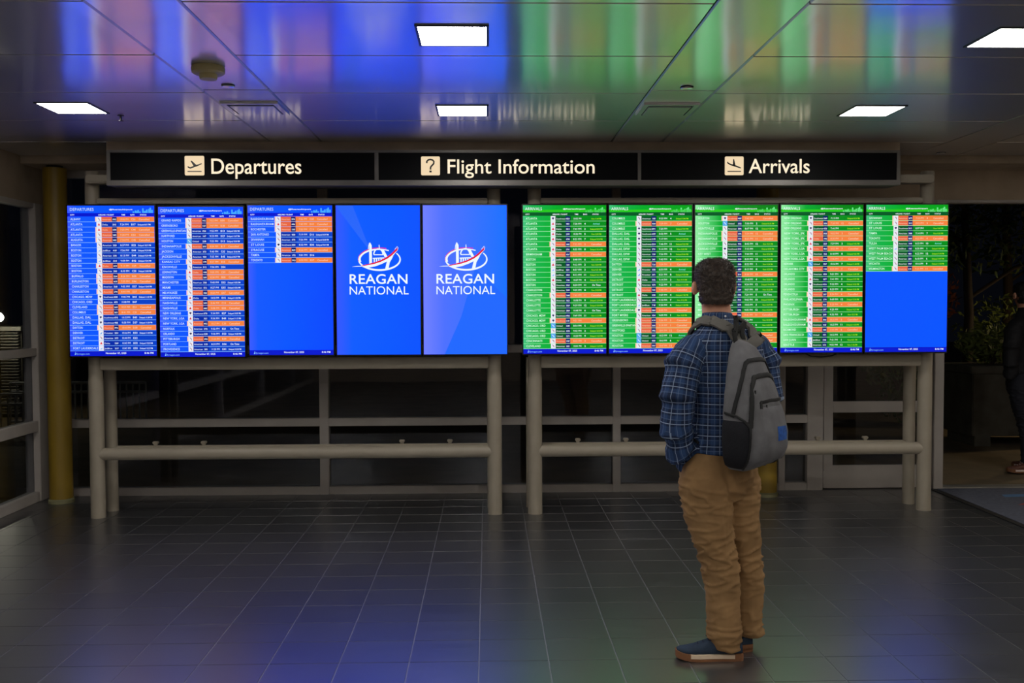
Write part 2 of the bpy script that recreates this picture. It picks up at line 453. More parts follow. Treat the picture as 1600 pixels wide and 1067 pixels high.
# threshold of the open doorway
trim1 = struct(box('trim_1', mat('threshold metal', (170, 165, 155), 0.4, metal=0.5), 3.865, XR, YW - 0.02, YW + 0.1, 0.0, 0.012, None, 0.003))

# ---- left wall: header, frames, glass
wall_left = struct(box('wall_left', WALL, XL - 0.2, XL, YB, YW, 2.41, 2.86))
for y0, y1 in ((7.84, 8.02), (5.35, 5.43), (2.9, 2.98), (0.45, 0.53), (-2.0, -1.92), (YB, YB + 0.1)):
    box('mullion', FRAME, XL - 0.1, XL + 0.02, y0, y1, 0, 2.41, wall_left, 0.004)
ys = [YB + 0.1, -2.0, -1.92, 0.45, 0.53, 2.9, 2.98, 5.35, 5.43, 7.84]
for k in range(0, 10, 2):
    for z0, z1 in ((0.0, 0.078), (0.57, 0.655), (1.18, 1.245), (2.37, 2.41)):
        box('rail', FRAME, XL - 0.08, XL + 0.01, ys[k], ys[k + 1], z0, z1, wall_left, 0.004)
    for z0, z1 in ((0.078, 0.57), (0.655, 1.18), (1.245, 2.37)):
        box('pane', GLASS, XL - 0.04, XL - 0.032, ys[k], ys[k + 1], z0, z1, wall_left)
wall_right = struct(box('wall_right', WALL, XR, XR + 0.15, YB, YW + 0.1, 0, 2.86))
wall_front = struct(box('wall_front', WALL, XL - 0.2, XR + 0.15, YB - 0.15, YB, 0, 2.86))

# ================================================================== CEILING FITTINGS
DIFF = emit('light diffuser', (255, 252, 246), LIGHT_E)
def ceiling_light(x, y, label, group=None):
    t = empty('ceiling_light', (x, y, ZC))
    h = 0.146
    mb = MB()
    for a in ((-h - .012, h + .012, -h - .012, -h), (-h - .012, h + .012, h, h + .012), (-h - .012, -h, -h, h), (h, h + .012, -h, h)):
        mb.box(x + a[0], x + a[1], y + a[2], y + a[3], ZC - 0.007, ZC - 0.0003)
    mb.obj('frame', mat('light frame', (60, 60, 62), 0.5), t)
    box('diffuser', DIFF, x - h, x + h, y - h, y + h, ZC - 0.005, ZC - 0.001, t)
    tag(t, label, 'ceiling light', group or 'square ceiling lights')
L1 = {(-2.465, 5.83): 'small glowing square ceiling light at the far left, above the yellow column',
      (-0.146, 4.27): 'largest glowing square ceiling light near the top centre of the metal ceiling',
      (-0.146, 5.885): 'glowing square ceiling light just above the Flight Information sign',
      (2.36, 4.27): 'glowing square ceiling light cut by the upper right edge of the picture',
      (2.36, 5.88): 'glowing square ceiling light above the Arrivals sign'}
for (x, y), l in L1.items(): ceiling_light(x, y, l)
ROW = {4.27: 'front', 2.66: 'second', 1.05: 'third', -0.56: 'fourth', -2.17: 'fifth', 5.88: 'rear'}; CN = {-2.465: 'left', -0.146: 'middle', 2.36: 'right', 4.85: 'far right'}
for x in (-2.465, -0.146, 2.36):
    for y in (4.27, 2.66, 1.05, -0.56, -2.17):
        if (x, y) not in L1: ceiling_light(x, y, 'square ceiling light in the %s row out of view, %s column' % (ROW[y], CN[x]), 'unseen square ceiling lights')
for y in (5.88, 4.27, 1.05, -0.56): ceiling_light(4.85, y, 'square ceiling light in the %s row out of view, %s column' % (ROW[y], CN[4.85]), 'unseen square ceiling lights')

t = empty('smoke_detector', (-1.378, 4.84, ZC))
OLIVE = mat('beige plastic', (176, 160, 112), 0.5)
mb = MB(); c = Vector((-1.378, 4.84, 0))
def disc_loft(mb, cx, cy, prof, n=32):
    mb.loft([(Vector((cx, cy, z)), Vector((r, 0, 0)), Vector((0, r, 0)), 2) for r, z in prof], n)
disc_loft(mb, -1.378, 4.84, [(0.078, ZC - 0.0002), (0.082, ZC - 0.01), (0.08, ZC - 0.03), (0.068, ZC - 0.038)]); mb.obj('base', OLIVE, t, True)
mb = MB(); disc_loft(mb, -1.378, 4.84, [(0.045, ZC - 0.036), (0.044, ZC - 0.05), (0.041, ZC - 0.062), (0.02, ZC - 0.066)]); mb.obj('sensor_head', OLIVE, t, True)
tag(t, 'round olive smoke detector on the plain ceiling strip at upper left', 'smoke detector')
def sprinkler(x, y, label):
    t = empty('fire_sprinkler', (x, y, ZC))
    mb = MB(); disc_loft(mb, x, y, [(0.036, ZC - 0.0002), (0.036, ZC - 0.004), (0.03, ZC - 0.005)]); mb.obj('gap_ring', DARKGAP, t, True)
    mb = MB(); disc_loft(mb, x, y, [(0.033, ZC - 0.004), (0.033, ZC - 0.011), (0.028, ZC - 0.013)]); mb.obj('cover_plate', STRIP, t, True)
    tag(t, label, 'sprinkler', 'flat sprinkler caps in the ceiling strips')
sprinkler(-1.387, 5.24, 'flat round sprinkler cap beside the smoke detector')
sprinkler(1.093, 5.26, 'flat round sprinkler cap on the green-tinted ceiling strip')
sprinkler(3.566, 7.50, 'dark round ceiling cap above the open doorway')
def vent(x0, x1, y0, y1, label):
    t = empty('ceiling_vent', ((x0 + x1) / 2, (y0 + y1) / 2, ZC))
    mb = MB(); w = 0.03
    mb.box(x0, x1, y0, y0 + w, ZC - 0.014, ZC - 0.0003); mb.box(x0, x1, y1 - w, y1, ZC - 0.014, ZC - 0.0003)
    mb.box(x0, x0 + w, y0 + w, y1 - w, ZC - 0.014, ZC - 0.0003); mb.box(x1 - w, x1, y0 + w, y1 - w, ZC - 0.014, ZC - 0.0003)
    mb.obj('frame', STRIP, t)
    box('backing', DARKGAP, x0 + w, x1 - w, y0 + w, y1 - w, ZC - 0.004, ZC - 0.0003, t)
    box('core_plate', STRIP, x0 + w + 0.008, x1 - w - 0.008, y0 + w + 0.035, y1 - w - 0.006, ZC - 0.016, ZC - 0.006, t, 0.003)
    tag(t, label, 'vent', 'air vents in the ceiling strips')
vent(-1.545, -1.21, 5.64, 5.98, 'square air vent in the ceiling strip above the Departures sign')
vent(0.925, 1.255, 5.66, 6.0, 'square air vent in the green-tinted ceiling strip left of the Arrivals sign')
t = empty('fire_sprinkler', (-2.268, 6.06, ZC))
mb = MB(); disc_loft(mb, -2.268, 6.06, [(0.02, ZC - 0.0002), (0.02, ZC - 0.004), (0.008, ZC - 0.006)], 16); mb.obj('rosette', BLACK, t, True)
mb = MB(); disc_loft(mb, -2.268, 6.06, [(0.006, ZC - 0.005), (0.006, ZC - 0.03), (0.016, ZC - 0.033), (0.016, ZC - 0.036)], 16); mb.obj('deflector', BLACK, t, True)
tag(t, 'small black sprinkler head right of the far left ceiling light', 'sprinkler')

# ================================================================== YELLOW COLUMNS
def column(x, y, r, label):
    t = empty('column', (x, y, 0))
    mb = MB().tube([(x, y, 0.02), (x, y, 2.68)], r, 40); mb.obj('shaft', YELLOW, t, True)
    mb = MB(); disc_loft(mb, x, y, [(r + 0.01, 0.0), (r + 0.01, 0.025), (r, 0.035)], 40); mb.obj('base_ring', mat('column base ring', (132, 128, 92), 0.5), t, True)
    mb = MB(); disc_loft(mb, x, y, [(r * 0.7, 2.68), (r * 0.7, 2.70)], 32); mb.obj('neck', mat('column neck', (40, 38, 34), 0.6), t, True)
    tag(t, label, 'column', 'round yellow columns')
column(-3.45, 7.80, 0.089, 'round yellow steel column in the far left corner by the window')
column(2.29, 7.82, 0.089, 'round yellow steel column behind the man, mostly hidden by the screens')

# ================================================================== DISPLAY STANDS
PY, BY = 7.215, 7.455
def stand(xa, xb, lugs, label, ext):
    t = empty('display_stand', ((xa + xb) / 2, PY, 0))
    for x in (xa, xb):
        mb = MB().tube([(x, PY, 0), (x, PY, 1.02), (x, PY, 1.06), (x, PY, 2.565), (x, PY, 2.573)], [0.0535, 0.0535, 0.05, 0.05, 0.046], 32)
        mb.obj('front_post', BEIGE, t, True)
        mb = MB().tube([(x + 0.012 * (1 if x < 0 else -1), BY, 0), (x + 0.012 * (1 if x < 0 else -1), BY, 1.17)], 0.046, 32); mb.obj('rear_post', BEIGE, t, True)
        tube('tie_tube', BEIGE, [(x, PY, 1.14), (x + 0.012 * (1 if x < 0 else -1), BY, 1.14)], 0.03, t)
    tube('front_rail', BEIGE, [(xa, PY, 0.475), (xb, PY, 0.475)], 0.046, t)
    tube('rear_rail', BEIGE, [(xa, BY, 0.462), (xb, BY, 0.462)], 0.042, t)
    box('lower_beam', BEIGE, xa + 0.045, xb - 0.045, PY - 0.035, PY + 0.035, 1.105, 1.195, t, 0.006)
    box('upper_beam', BEIGE, xa + 0.045, xb - 0.045, PY - 0.035, PY + 0.035, 2.335, 2.375, t, 0.006)
    for z in (1.42, 2.04): box('mount_rail', BEIGE, xa + 0.045, xb - 0.045, PY - 0.035, PY + 0.035, z, z + 0.07, t, 0.006)
    for x in lugs:
        mb = MB().box(x - 0.012, x + 0.012, BY - 0.012, BY + 0.012, 0.495, 0.522).box(x - 0.02, x + 0.02, BY - 0.02, BY + 0.02, 0.515, 0.535, 0, 0.004)
        mb.obj('mounting_lug', BEIGE, t)
    for k in ext:
        x0, x1 = (xa, -2.699) if k < 0 else (2.998, xb)
        box('sign_bracket', BEIGE, min(x0, x1), max(x0, x1), 7.09, PY, 2.475, 2.535, t, 0.008)
    tag(t, label, 'display stand', 'tubular stands carrying the flight screens')
stand(-2.92, 0.05, (-2.569, -2.20, -0.67, -0.298), 'beige tubular steel stand under the five blue screens on the left', (-1,))
stand(0.354, 3.328, (0.70, 1.077, 2.591, 2.967), 'beige tubular steel stand under the five green arrivals screens', (1,))

# ================================================================== OVERHEAD SIGN
sign = empty('overhead_sign', (0.149, 7.04, 2.434))
SIGNF = mat('sign face black', (5, 5, 8), 0.5, spec=0.12)
LET = emit('lit cream lettering', (255, 236, 205), 1.05)
CREAM = emit('lit cream pictogram', (248, 222, 182), 0.95)
X0, X1, Z0, Z1, YF = -2.70, 2.998, 2.434, 2.687, 6.93
box('housing', ALU, X0 + 0.004, X1 - 0.004, YF + 0.012, 7.15, Z0 + 0.004, Z1 - 0.002, sign)
box('frame_bar', ALU, X0, X1, YF - 0.004, YF + 0.03, Z1 - 0.018, Z1, sign, 0.003)
box('frame_bar', ALU, X0, X1, YF - 0.012, YF + 0.03, Z0, Z0 + 0.038, sign, 0.004)
for a, b in ((X0, X0 + 0.026), (-0.803, -0.775), (1.086, 1.111), (X1 - 0.026, X1)):
    box('frame_bar', ALU, a, b, YF - 0.004, YF + 0.03, Z0 + 0.038, Z1 - 0.018, sign, 0.003)
for a, b in ((X0 + 0.026, -0.803), (-0.775, 1.086), (1.111, X1 - 0.026)):
    box('face_panel', SIGNF, a, b, YF + 0.004, YF + 0.02, Z0 + 0.038, Z1 - 0.018, sign)
# mounting hood up to the ceiling
box('ceiling_mount', WALL, X0 - 0.03, X1 + 0.03, YF + 0.08, 7.13, Z1 - 0.002, ZC - 0.0005, sign)
def extr(mb, name, mt, parent, d=0.003):
    """give flat lettering a little depth towards +y"""
    me = bpy.data.meshes.new(name); me.from_pydata(mb.v, [], mb.f)
    bm = bmesh.new(); bm.from_mesh(me); bmesh.ops.remove_doubles(bm, verts=bm.verts[:], dist=1e-6)
    g = bmesh.ops.extrude_face_region(bm, geom=bm.faces[:])
    bmesh.ops.translate(bm, vec=(0, d, 0), verts=[v for v in g['geom'] if isinstance(v, bmesh.types.BMVert)])
    bm.to_mesh(me); bm.free(); me.materials.append(mt)
    return link(name, me, parent)
YT = YF + 0.0015
for s, x, w, zb, cap in (('Departures', -1.972, 0.652, 2.520, 0.106), ('Flight Information', -0.292, 1.075, 2.522, 0.098), ('Arrivals', 1.893, 0.447, 2.524, 0.100)):
    tot = sum(glyph(c, 6, 0.006)[2] for c in s); kx = w / tot; xx = x
    for word in s.split(' '):
        ww = sum(glyph(c, 6, 0.006)[2] for c in word) * kx
        mb = MB(); text(mb, word, xx, zb, cap, YT, 0, 'L', ww, 6, 0.006); o = extr(mb, 'lettering', LET, sign); o['label'] = 'cream backlit lettering'
        xx += ww + glyph(' ', 6, 0.006)[2] * kx
def rounded(x0, x1, z0, z1, r, n=5):
    pts = []
    for cx, cz, a0 in ((x1 - r, z0 + r, -90), (x1 - r, z1 - r, 0), (x0 + r, z1 - r, 90), (x0 + r, z0 + r, 180)):
        for k in range(n + 1):
            a = math.radians(a0 + 90 * k / n); pts.append((cx + r * math.cos(a), cz + r * math.sin(a)))
    return pts
def picto(x0, x1, z0, z1, kind):
    mb = MB(); poly(mb, rounded(x0, x1, z0, z1, 0.009), YT, 0); tile_o = extr(mb, 'pictogram', CREAM, sign)
    tile_o['label'] = 'cream rounded pictogram square'
    w, h = x1 - x0, z1 - z0
    P = lambda u, v: (x0 + u * w, z0 + v * h)
    mb = MB(); y = YT - 0.0008
    if kind == '?':
        strip_poly(mb, [P(.30, .64), P(.31, .74), P(.39, .82), P(.50, .84), P(.61, .81), P(.68, .73), P(.67, .62), P(.60, .54), P(.53, .47), P(.50, .40), P(.50, .30)], 0.085 * w, y, 0)
        poly(mb, [P(.44, .15), P(.56, .15), P(.56, .25), P(.44, .25)], y, 0)
    else:
        if kind == 'dep':
            strip_poly(mb, [P(.16, .43), P(.28, .38), P(.62, .50), P(.87, .60)], [0.05 * w, 0.075 * w, 0.08 * w, 0.05 * w], y, 0)
            poly(mb, [P(.47, .45), P(.30, .74), P(.37, .75), P(.62, .52)], y, 0); poly(mb, [P(.13, .46), P(.18, .47), P(.29, .39), P(.24, .36)], y, 0)
        else:
            strip_poly(mb, [P(.13, .66), P(.30, .57), P(.62, .47), P(.86, .38)], [0.05 * w, 0.08 * w, 0.085 * w, 0.05 * w], y, 0)
            poly(mb, [P(.42, .52), P(.44, .86), P(.49, .86), P(.57, .49)], y, 0); poly(mb, [P(.12, .63), P(.12, .72), P(.16, .72), P(.22, .62)], y, 0)
        strip_poly(mb, [P(.14, .20), P(.86, .20)], 0.05 * w, y, 0)
    flat_obj(mb, 'symbol', [BLACK], tile_o)
picto(-2.150, -2.012, 2.508, 2.646, 'dep'); picto(-0.471, -0.336, 2.508, 2.642, '?'); picto(1.718, 1.854, 2.508, 2.642, 'arr')
tag(sign, 'long black overhead sign reading Departures, Flight Information, Arrivals', 'sign')

# ================================================================== FLIGHT SCREENS
AIR = {'A': 'American', 'D': 'Delta', 'S': 'Southwest', 'J': 'JetBlue', 'U': 'United', 'F': 'Frontier'}
# city | airline | state: C cancelled, d delayed, e empty, o on time, r arrived, n now
DEP1 = '''ALBANY|A|C;ATLANTA|D|d;ATLANTA|D|C;ATLANTA|A|C;AUGUSTA|A|C;BANGOR|A|d;BOSTON|J|d;BOSTON|A|d;BOSTON|J|d;BOSTON|D|C;BOSTON|A|d;BUFFALO|A|C;BURLINGTON|A|C;CHARLESTON|A|d;CHARLESTON|A|C;CHICAGO, MDW|S|d;CHICAGO, ORD|A|e;CLEVELAND|A|C;COLUMBUS|A|C;DALLAS, DAL|S|d;DALLAS, DAL|S|d;DAYTON|A|C;DENVER|F|d;DETROIT|A|e;DETROIT|D|d;FORT LAUDERDALE|J|d'''
DEP2 = '''GRAND RAPIDS|A|C;GREENSBORO|A|C;GREENVILLE-SPARTAN|A|d;HARTFORD|A|d;HOUSTON|U|d;INDIANAPOLIS|A|C;JACKSON|A|d;JACKSONVILLE|A|d;KANSAS CITY|A|C;KNOXVILLE|A|e;LEXINGTON|D|C;MADISON|A|C;MANCHESTER|A|d;MIAMI|A|d;MILWAUKEE|A|C;MINNEAPOLIS|D|d;NASHVILLE|A|C;NASHVILLE|D|C;NEW ORLEANS|S|d;NEW YORK, LGA|D|d;NEW YORK, LGA|A|C;NORFOLK|A|o;ORLANDO|S|d;PITTSBURGH|A|C;PORTLAND|A|o;PROVIDENCE|A|d'''
DEP3 = '''RALEIGH/DURHAM|A|C;RALEIGH/DURHAM|D|C;ROCHESTER|A|C;SAN ANTONIO|A|d;SAVANNAH|A|d;ST LOUIS|S|d;SYRACUSE|A|C;TAMPA|A|e;TORONTO|A|C'''
ARR1 = '''ATLANTA|S|n;ATLANTA|D|r;ATLANTA|D|d;ATLANTA|D|n;ATLANTA|D|d;ATLANTA|A|C;ATLANTA|D|d;BIRMINGHAM|A|C;BOSTON|J|n;BOSTON|D|n;BOSTON|J|n;BOSTON|J|d;BOSTON|D|d;BOSTON|A|o;CHARLESTON|A|n;CHARLESTON|A|C;CHARLOTTE|A|d;CHARLOTTE|A|d;CHARLOTTE|A|o;CHICAGO, MDW|S|n;CHICAGO, MDW|S|C;CHICAGO, ORD|U|d;CHICAGO, ORD|A|d;CHICAGO, ORD|U|d;CINCINNATI|A|C;CLEVELAND|A|d'''
ARR2 = '''COLUMBUS|A|d;COLUMBUS|A|C;COLUMBUS|S|d;DALLAS, DAL|S|r;DALLAS, DAL|S|d;DALLAS, DAL|S|d;DALLAS, DFW|A|n;DALLAS, DFW|A|d;DALLAS, DFW|A|d;DAYTON|A|C;DENVER|F|r;DENVER|F|d;DETROIT|D|n;DETROIT|A|d;DETROIT|A|C;DETROIT|D|d;FORT LAUDERDALE|A|n;FORT LAUDERDALE|J|d;FORT LAUDERDALE|S|C;FORT MYERS|A|n;GREENSBORO|A|C;GREENVILLE-SPARTAN|A|C;HARTFORD|A|C;HOUSTON|U|r;HOUSTON|U|n;HOUSTON|A|C'''
ARR3 = '''HOUSTON|S|C;HOUSTON|U|d;HUNTSVILLE|A|d;INDIANAPOLIS|A|C;INDIANAPOLIS|A|C;JACKSONVILLE|A|n;KANSAS CITY|S|d;KEY WEST|A|n;LAS VEGAS|A|n;LOS ANGELES|D|n;LOS ANGELES|A|n;LOUISVILLE|A|C;MANCHESTER|A|n;MEMPHIS|A|d;MIAMI|A|n;MIAMI|A|o;MIAMI|A|d;MILWAUKEE|D|n;MINNEAPOLIS|D|n;MOBILE|A|C;NASHVILLE|S|n;NASHVILLE|A|n;NASHVILLE|A|n;NASHVILLE|D|C;NASHVILLE|A|C;NEW ORLEANS|A|n'''
ARR4 = '''NEW ORLEANS|S|d;NEW ORLEANS|A|C;NEW ORLEANS|S|d;NEW YORK, JFK|A|C;NEW YORK, JFK|D|C;NEW YORK, JFK|D|d;NEW YORK, LGA|D|C;NEW YORK, LGA|A|d;NEW YORK, LGA|D|C;NEWARK|U|d;OKLAHOMA CITY|A|C;ORLANDO|A|d;ORLANDO|D|d;ORLANDO|S|d;ORLANDO|A|d;PENSACOLA|A|C;PHILADELPHIA|A|d;PHOENIX|A|C;PITTSBURGH|S|d;PITTSBURGH|A|n;RALEIGH/DURHAM|D|C;RALEIGH/DURHAM|A|d;RICHMOND|A|C;SAN FRANCISCO|U|n;SAN JUAN|J|n;SEATTLE|A|n'''
ARR5 = '''SAVANNAH|A|C;ST LOUIS|A|C;ST LOUIS|S|n;TAMPA|A|n;TORONTO|A|C;TULSA|A|r;WEST PALM BEACH|J|d;WEST PALM BEACH|A|d;WEST PALM BEACH|A|d;WICHITA|A|d;WILMINGTON|A|C'''
SW_, SH_ = 0.61, 1.088
ZS = 1.218
E_ = SCREEN_E
M_WHITE = emit('screen white', (240, 250, 255), 1.0 * E_); M_ORANGE = emit('screen orange', (247, 130, 62), 1.0 * E_)
M_ORED = emit('screen orange red', (232, 102, 66), 1.0 * E_); M_NAVY = emit('screen navy', (8, 18, 108), 1.0 * E_)
M_DBLUE = emit('screen deep blue', (0, 42, 168), E_); M_FOOT = emit('screen footer blue', (0, 22, 205), E_)
M_LINEB = emit('screen pale blue line', (135, 192, 255), E_); M_ICON = emit('screen icon white', (235, 235, 245), E_)
M_INK = emit('screen ink', (40, 40, 90), E_); M_PINK = emit('screen pale orange', (255, 205, 175), E_)
M_DGREEN = emit('screen deep green', (0, 88, 36), E_); M_LINEG = emit('screen pale green line', (165, 245, 180), E_)
M_YG = emit('screen yellow green', (170, 240, 40), E_); M_CYAN = emit('screen cyan', (130, 235, 225), E_)
M_SKYB = emit('screen skyline blue', (70, 170, 255), E_); M_SKYG = emit('screen skyline green', (110, 225, 140), E_)
M_HEADG = emit('screen header green', (40, 200, 30), E_); M_RED = emit('screen red', (226, 28, 60), E_)
M_SKYA = emit('screen airline blue', (90, 170, 240), E_); M_BLUE = emit('screen lower blue', (0, 84, 236), E_)
M_CITYB = emit('screen city text blue', (205, 230, 255), E_); M_CITYG = emit('screen city text green', (215, 255, 230), E_)
M_MIDB = emit('screen row blue', (0, 64, 202), E_); M_MIDG = emit('screen row green', (0, 142, 26), E_)
M_BLUE.node_tree.nodes['Principled BSDF'].inputs['Emission Color'].default_value = scr((0, 84, 236))
SM = [M_WHITE, M_ORANGE, M_ORED, M_NAVY, M_DBLUE, M_FOOT, M_LINEB, M_ICON, M_INK, M_PINK, M_DGREEN, M_LINEG, M_YG, M_CYAN, M_SKYB, M_SKYG, M_HEADG, M_RED, M_SKYA, M_BLUE, M_CITYB, M_CITYG, M_MIDB, M_MIDG]
I = {m.name: k for k, m in enumerate(SM)}
def idx(m): return I[m.name]
BEZ = mat('screen bezel', (10, 10, 14), 0.3)
YS = 7.05
def board_base(cx, w, label, stops, group):
    ZS = 1.218 - (0.010 if abs(cx + 2.077) < .01 else 0.0)
    t = empty('flight_screen', (cx, YS, ZS - 0.008))
    hw = w / 2
    box('housing', BEZ, cx - hw - 0.0085, cx + hw + 0.0085, YS, YS + 0.05, ZS - 0.011, ZS + SH_ + 0.011, t, 0.003)
    box('wall_mount', BLACK, cx - 0.2, cx + 0.2, YS + 0.05, PY - 0.034, ZS + 0.2, ZS + SH_ - 0.2, t)
    box('mount_arm', BLACK, cx - 0.22, cx - 0.17, YS + 0.05, PY - 0.0355, ZS + 0.12, ZS + SH_ - 0.12, t)
    box('mount_arm', BLACK, cx + 0.17, cx + 0.22, YS + 0.05, PY - 0.0355, ZS + 0.12, ZS + SH_ - 0.12, t)
    mb = MB(); rect(mb, -hw, hw, 0, SH_, 0, 0)
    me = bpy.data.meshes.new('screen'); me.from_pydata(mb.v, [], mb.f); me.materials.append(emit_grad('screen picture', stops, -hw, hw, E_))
    sc = link('screen', me, t, (0, -0.0006, 0.008))
    tag(t, label, 'screen', group)
    return t, sc
ICONM = {'A': None}
def flight_board(cx, w, kind, rows, label, group, stops):
    t, sc = board_base(cx, w, label, stops, group)
    mb = MB()
    y1, y2, y3 = -0.0006, -0.0010, -0.0014
    X = lambda u: -w / 2 + u * w
    Z = lambda v: SH_ * (1 - v)
    dep = kind == 'DEPARTURES'
    line = idx(M_LINEB if dep else M_LINEG); cell = idx(M_DBLUE if dep else M_DGREEN); sky = idx(M_SKYB if dep else M_SKYG)
    # header
    if not dep: rect(mb, X(0), X(1), Z(.047), Z(.03), y1, idx(M_HEADG))
    text(mb, kind, X(.025), Z(.034), 0.021, y2, idx(M_WHITE if not dep else M_CITYB), 'L', w * (.28 if dep else .205))
    text(mb, '@ReaganAirport', X(.48), Z(.029), 0.0085, y2, idx(M_WHITE), 'L', w * .27, bold=0.03)
    for u, hh in ((.76, .010), (.785, .016), (.80, .012), (.815, .020), (.835, .009), (.87, .030), (.885, .012), (.90, .014), (.915, .022), (.94, .026), (.955, .034), (.975, .020)):
        rect(mb, X(u - .009), X(u + .009), Z(.048), Z(.048 - hh), y1, sky)
    rect(mb, X(0), X(1), Z(.0715), Z(.048), y1, idx(M_FOOT if dep else M_DGREEN))
    for s_, u, ww in (('CITY', .03, .05), ('AIRLINE / FLIGHT', .355, .18), ('TIME', .62, .045), ('GATE' if dep else 'BAG', .722, .05), ('STATUS', .835, .075)):
        text(mb, s_, X(u), Z(.0655), 0.0095, y2, idx(M_WHITE), 'L', w * ww, bold=0.02)
    pit = 0.03435; v0 = .0725
    hour = 7 * 60 + 5
    rnd = random.Random(sum(map(ord, rows[:60])))
    lst = [r.split('|') for r in rows.split(';')]
    for k, (city, air, stt) in enumerate(lst):
        a, b = v0 + k * pit, v0 + (k + 1) * pit; base = Z(b - .0105)
        can = stt == 'C'
        rect(mb, X(0), X(1), Z(b) - 0.0014, Z(b) + 0.0014, y2, line)
        text(mb, city, X(.034), base, 0.0155, y2, idx(M_CITYB if dep else M_CITYG), 'L', w * min(.29, .0195 * len(city)), bold=0.012)
        if can:
            rect(mb, X(.318), X(.333), Z(b) + .001, Z(a) - .001, y1, idx(M_PINK))
            rect(mb, X(.388), X(.509), Z(b) + .001, Z(a) - .001, y1, idx(M_ORED)); rect(mb, X(.509), X(.998), Z(b) + .001, Z(a) - .001, y1, idx(M_ORANGE))
        else:
            rect(mb, X(.388), X(.575), Z(b) + .001, Z(a) - .001, y1, cell); rect(mb, X(.575), X(.998), Z(b) + .001, Z(a) - .001, y1, idx(M_MIDB if dep else M_MIDG))
        rect(mb, X(.332), X(.389), Z(b) + .0005, Z(a) - .0005, y2, idx(M_ICON) if air != 'U' else idx(M_SKYA))
        zc = (Z(a) + Z(b)) / 2; uc = X(.3605)
        if air == 'A': strip_poly(mb, [(uc - .007, zc + .010), (uc + .001, zc), (uc + .008, zc - .010)], .003, y3, idx(M_INK)); strip_poly(mb, [(uc, zc + .009), (uc + .008, zc - .002)], .002, y3, idx(M_RED))
        elif air == 'D': poly(mb, [(uc - .009, zc - .008), (uc + .009, zc - .008), (uc, zc + .010)], y3, idx(M_RED))
        elif air == 'S': poly(mb, [(uc, zc - .009), (uc + .009, zc + .003), (uc + .005, zc + .008), (uc - .005, zc + .008), (uc - .009, zc + .003)], y3, idx(M_INK))
        elif air == 'J': poly(mb, [(uc - .010, zc - .009), (uc + .007, zc - .009), (uc + .007, zc + .006)], y3, idx(M_LINEB))
        elif air == 'U': strip_poly(mb, [(uc - .008, zc + .008), (uc, zc), (uc + .008, zc - .008)], .004, y3, idx(M_WHITE))
        else: poly(mb, [(uc - .010, zc - .010), (uc + .004, zc - .010), (uc + .011, zc + .010)], y3, idx(M_SKYA))
        tc = idx(M_PINK if can else M_WHITE)
        text(mb, AIR[air], X(.398), base, 0.011, y2, tc, 'L', w * .0128 * len(AIR[air]))
        if can or not dep: rect(mb, X(.511), X(.566), Z(b) + .002, Z(a) - .002, y2, idx(M_NAVY))
        text(mb, str(rnd.randint(100, 5999)), X(.539), base, 0.011, y3, idx(M_WHITE), 'C', w * .042, bold=0.02)
        mn = hour + k * 8 + rnd.randint(-30, 60); mn = max(7 * 60, mn) if k % 3 else 7 * 60 + rnd.randint(0, 230)
        text(mb, '%d:%02d PM' % (mn // 60 if mn // 60 <= 12 else mn // 60 - 12, mn % 60), X(.652), base, 0.0125, y2, tc, 'C', w * .10)
        gate = ('%s%d' % ('BCDE'[rnd.randint(0, 3)], rnd.randint(9, 59))) if dep else str(rnd.randint(1, 12))
        if dep or not (air == 'S' and k % 2 == 0): text(mb, gate, X(.757 if dep else .745), base, 0.0125, y2, tc, 'C', w * .017 * len(gate), bold=0.015)
        later = mn + rnd.randint(40, 120)
        tm = '%d:%02d PM' % (later // 60 if later // 60 <= 12 else later // 60 - 12, later % 60)
        lab = {'C': 'Cancelled', 'd': 'Delayed ' + tm, 'e': '', 'o': 'On Time', 'r': 'Arrived', 'n': 'Now ' + tm}[stt]
        sc_ = tc if (can or dep or stt == 'o') else (idx(M_CYAN) if stt == 'r' else idx(M_YG))
        if lab: text(mb, lab, X(.882), base, 0.0125 if stt in 'Cor' else 0.0105, y2, sc_, 'C', w * {'C': .125, 'd': .15, 'o': .105, 'r': .08, 'n': .12}[stt], bold=0.012)
    end = v0 + len(lst) * pit
    if len(lst) < 20 and not dep: rect(mb, X(0), X(1), Z(.9655), Z(end) - .001, y1, idx(M_BLUE))
    rect(mb, X(0), X(1), Z(1), Z(.966), y1, idx(M_FOOT))
    poly(mb, [(X(.05), Z(.992)), (X(.065), Z(.992)), (X(.063), Z(.97))], y2, idx(M_LINEB))
    text(mb, 'flyreagan.com', X(.07), Z(.991), 0.012, y2, idx(M_LINEB), 'L', w * .155)
    text(mb, 'November 07, 2025', X(.53), Z(.987), 0.0125, y2, idx(M_WHITE), 'C', w * .24, bold=0.015)
    text(mb, '8:46 PM', X(.965), Z(.987), 0.0125, y2, idx(M_WHITE), 'R', w * .105, bold=0.015)
    o = flat_obj(mb, 'display_print', SM, sc); o['kind'] = 'stuff'; o.matrix_parent_inverse = Matrix.Identity(4)

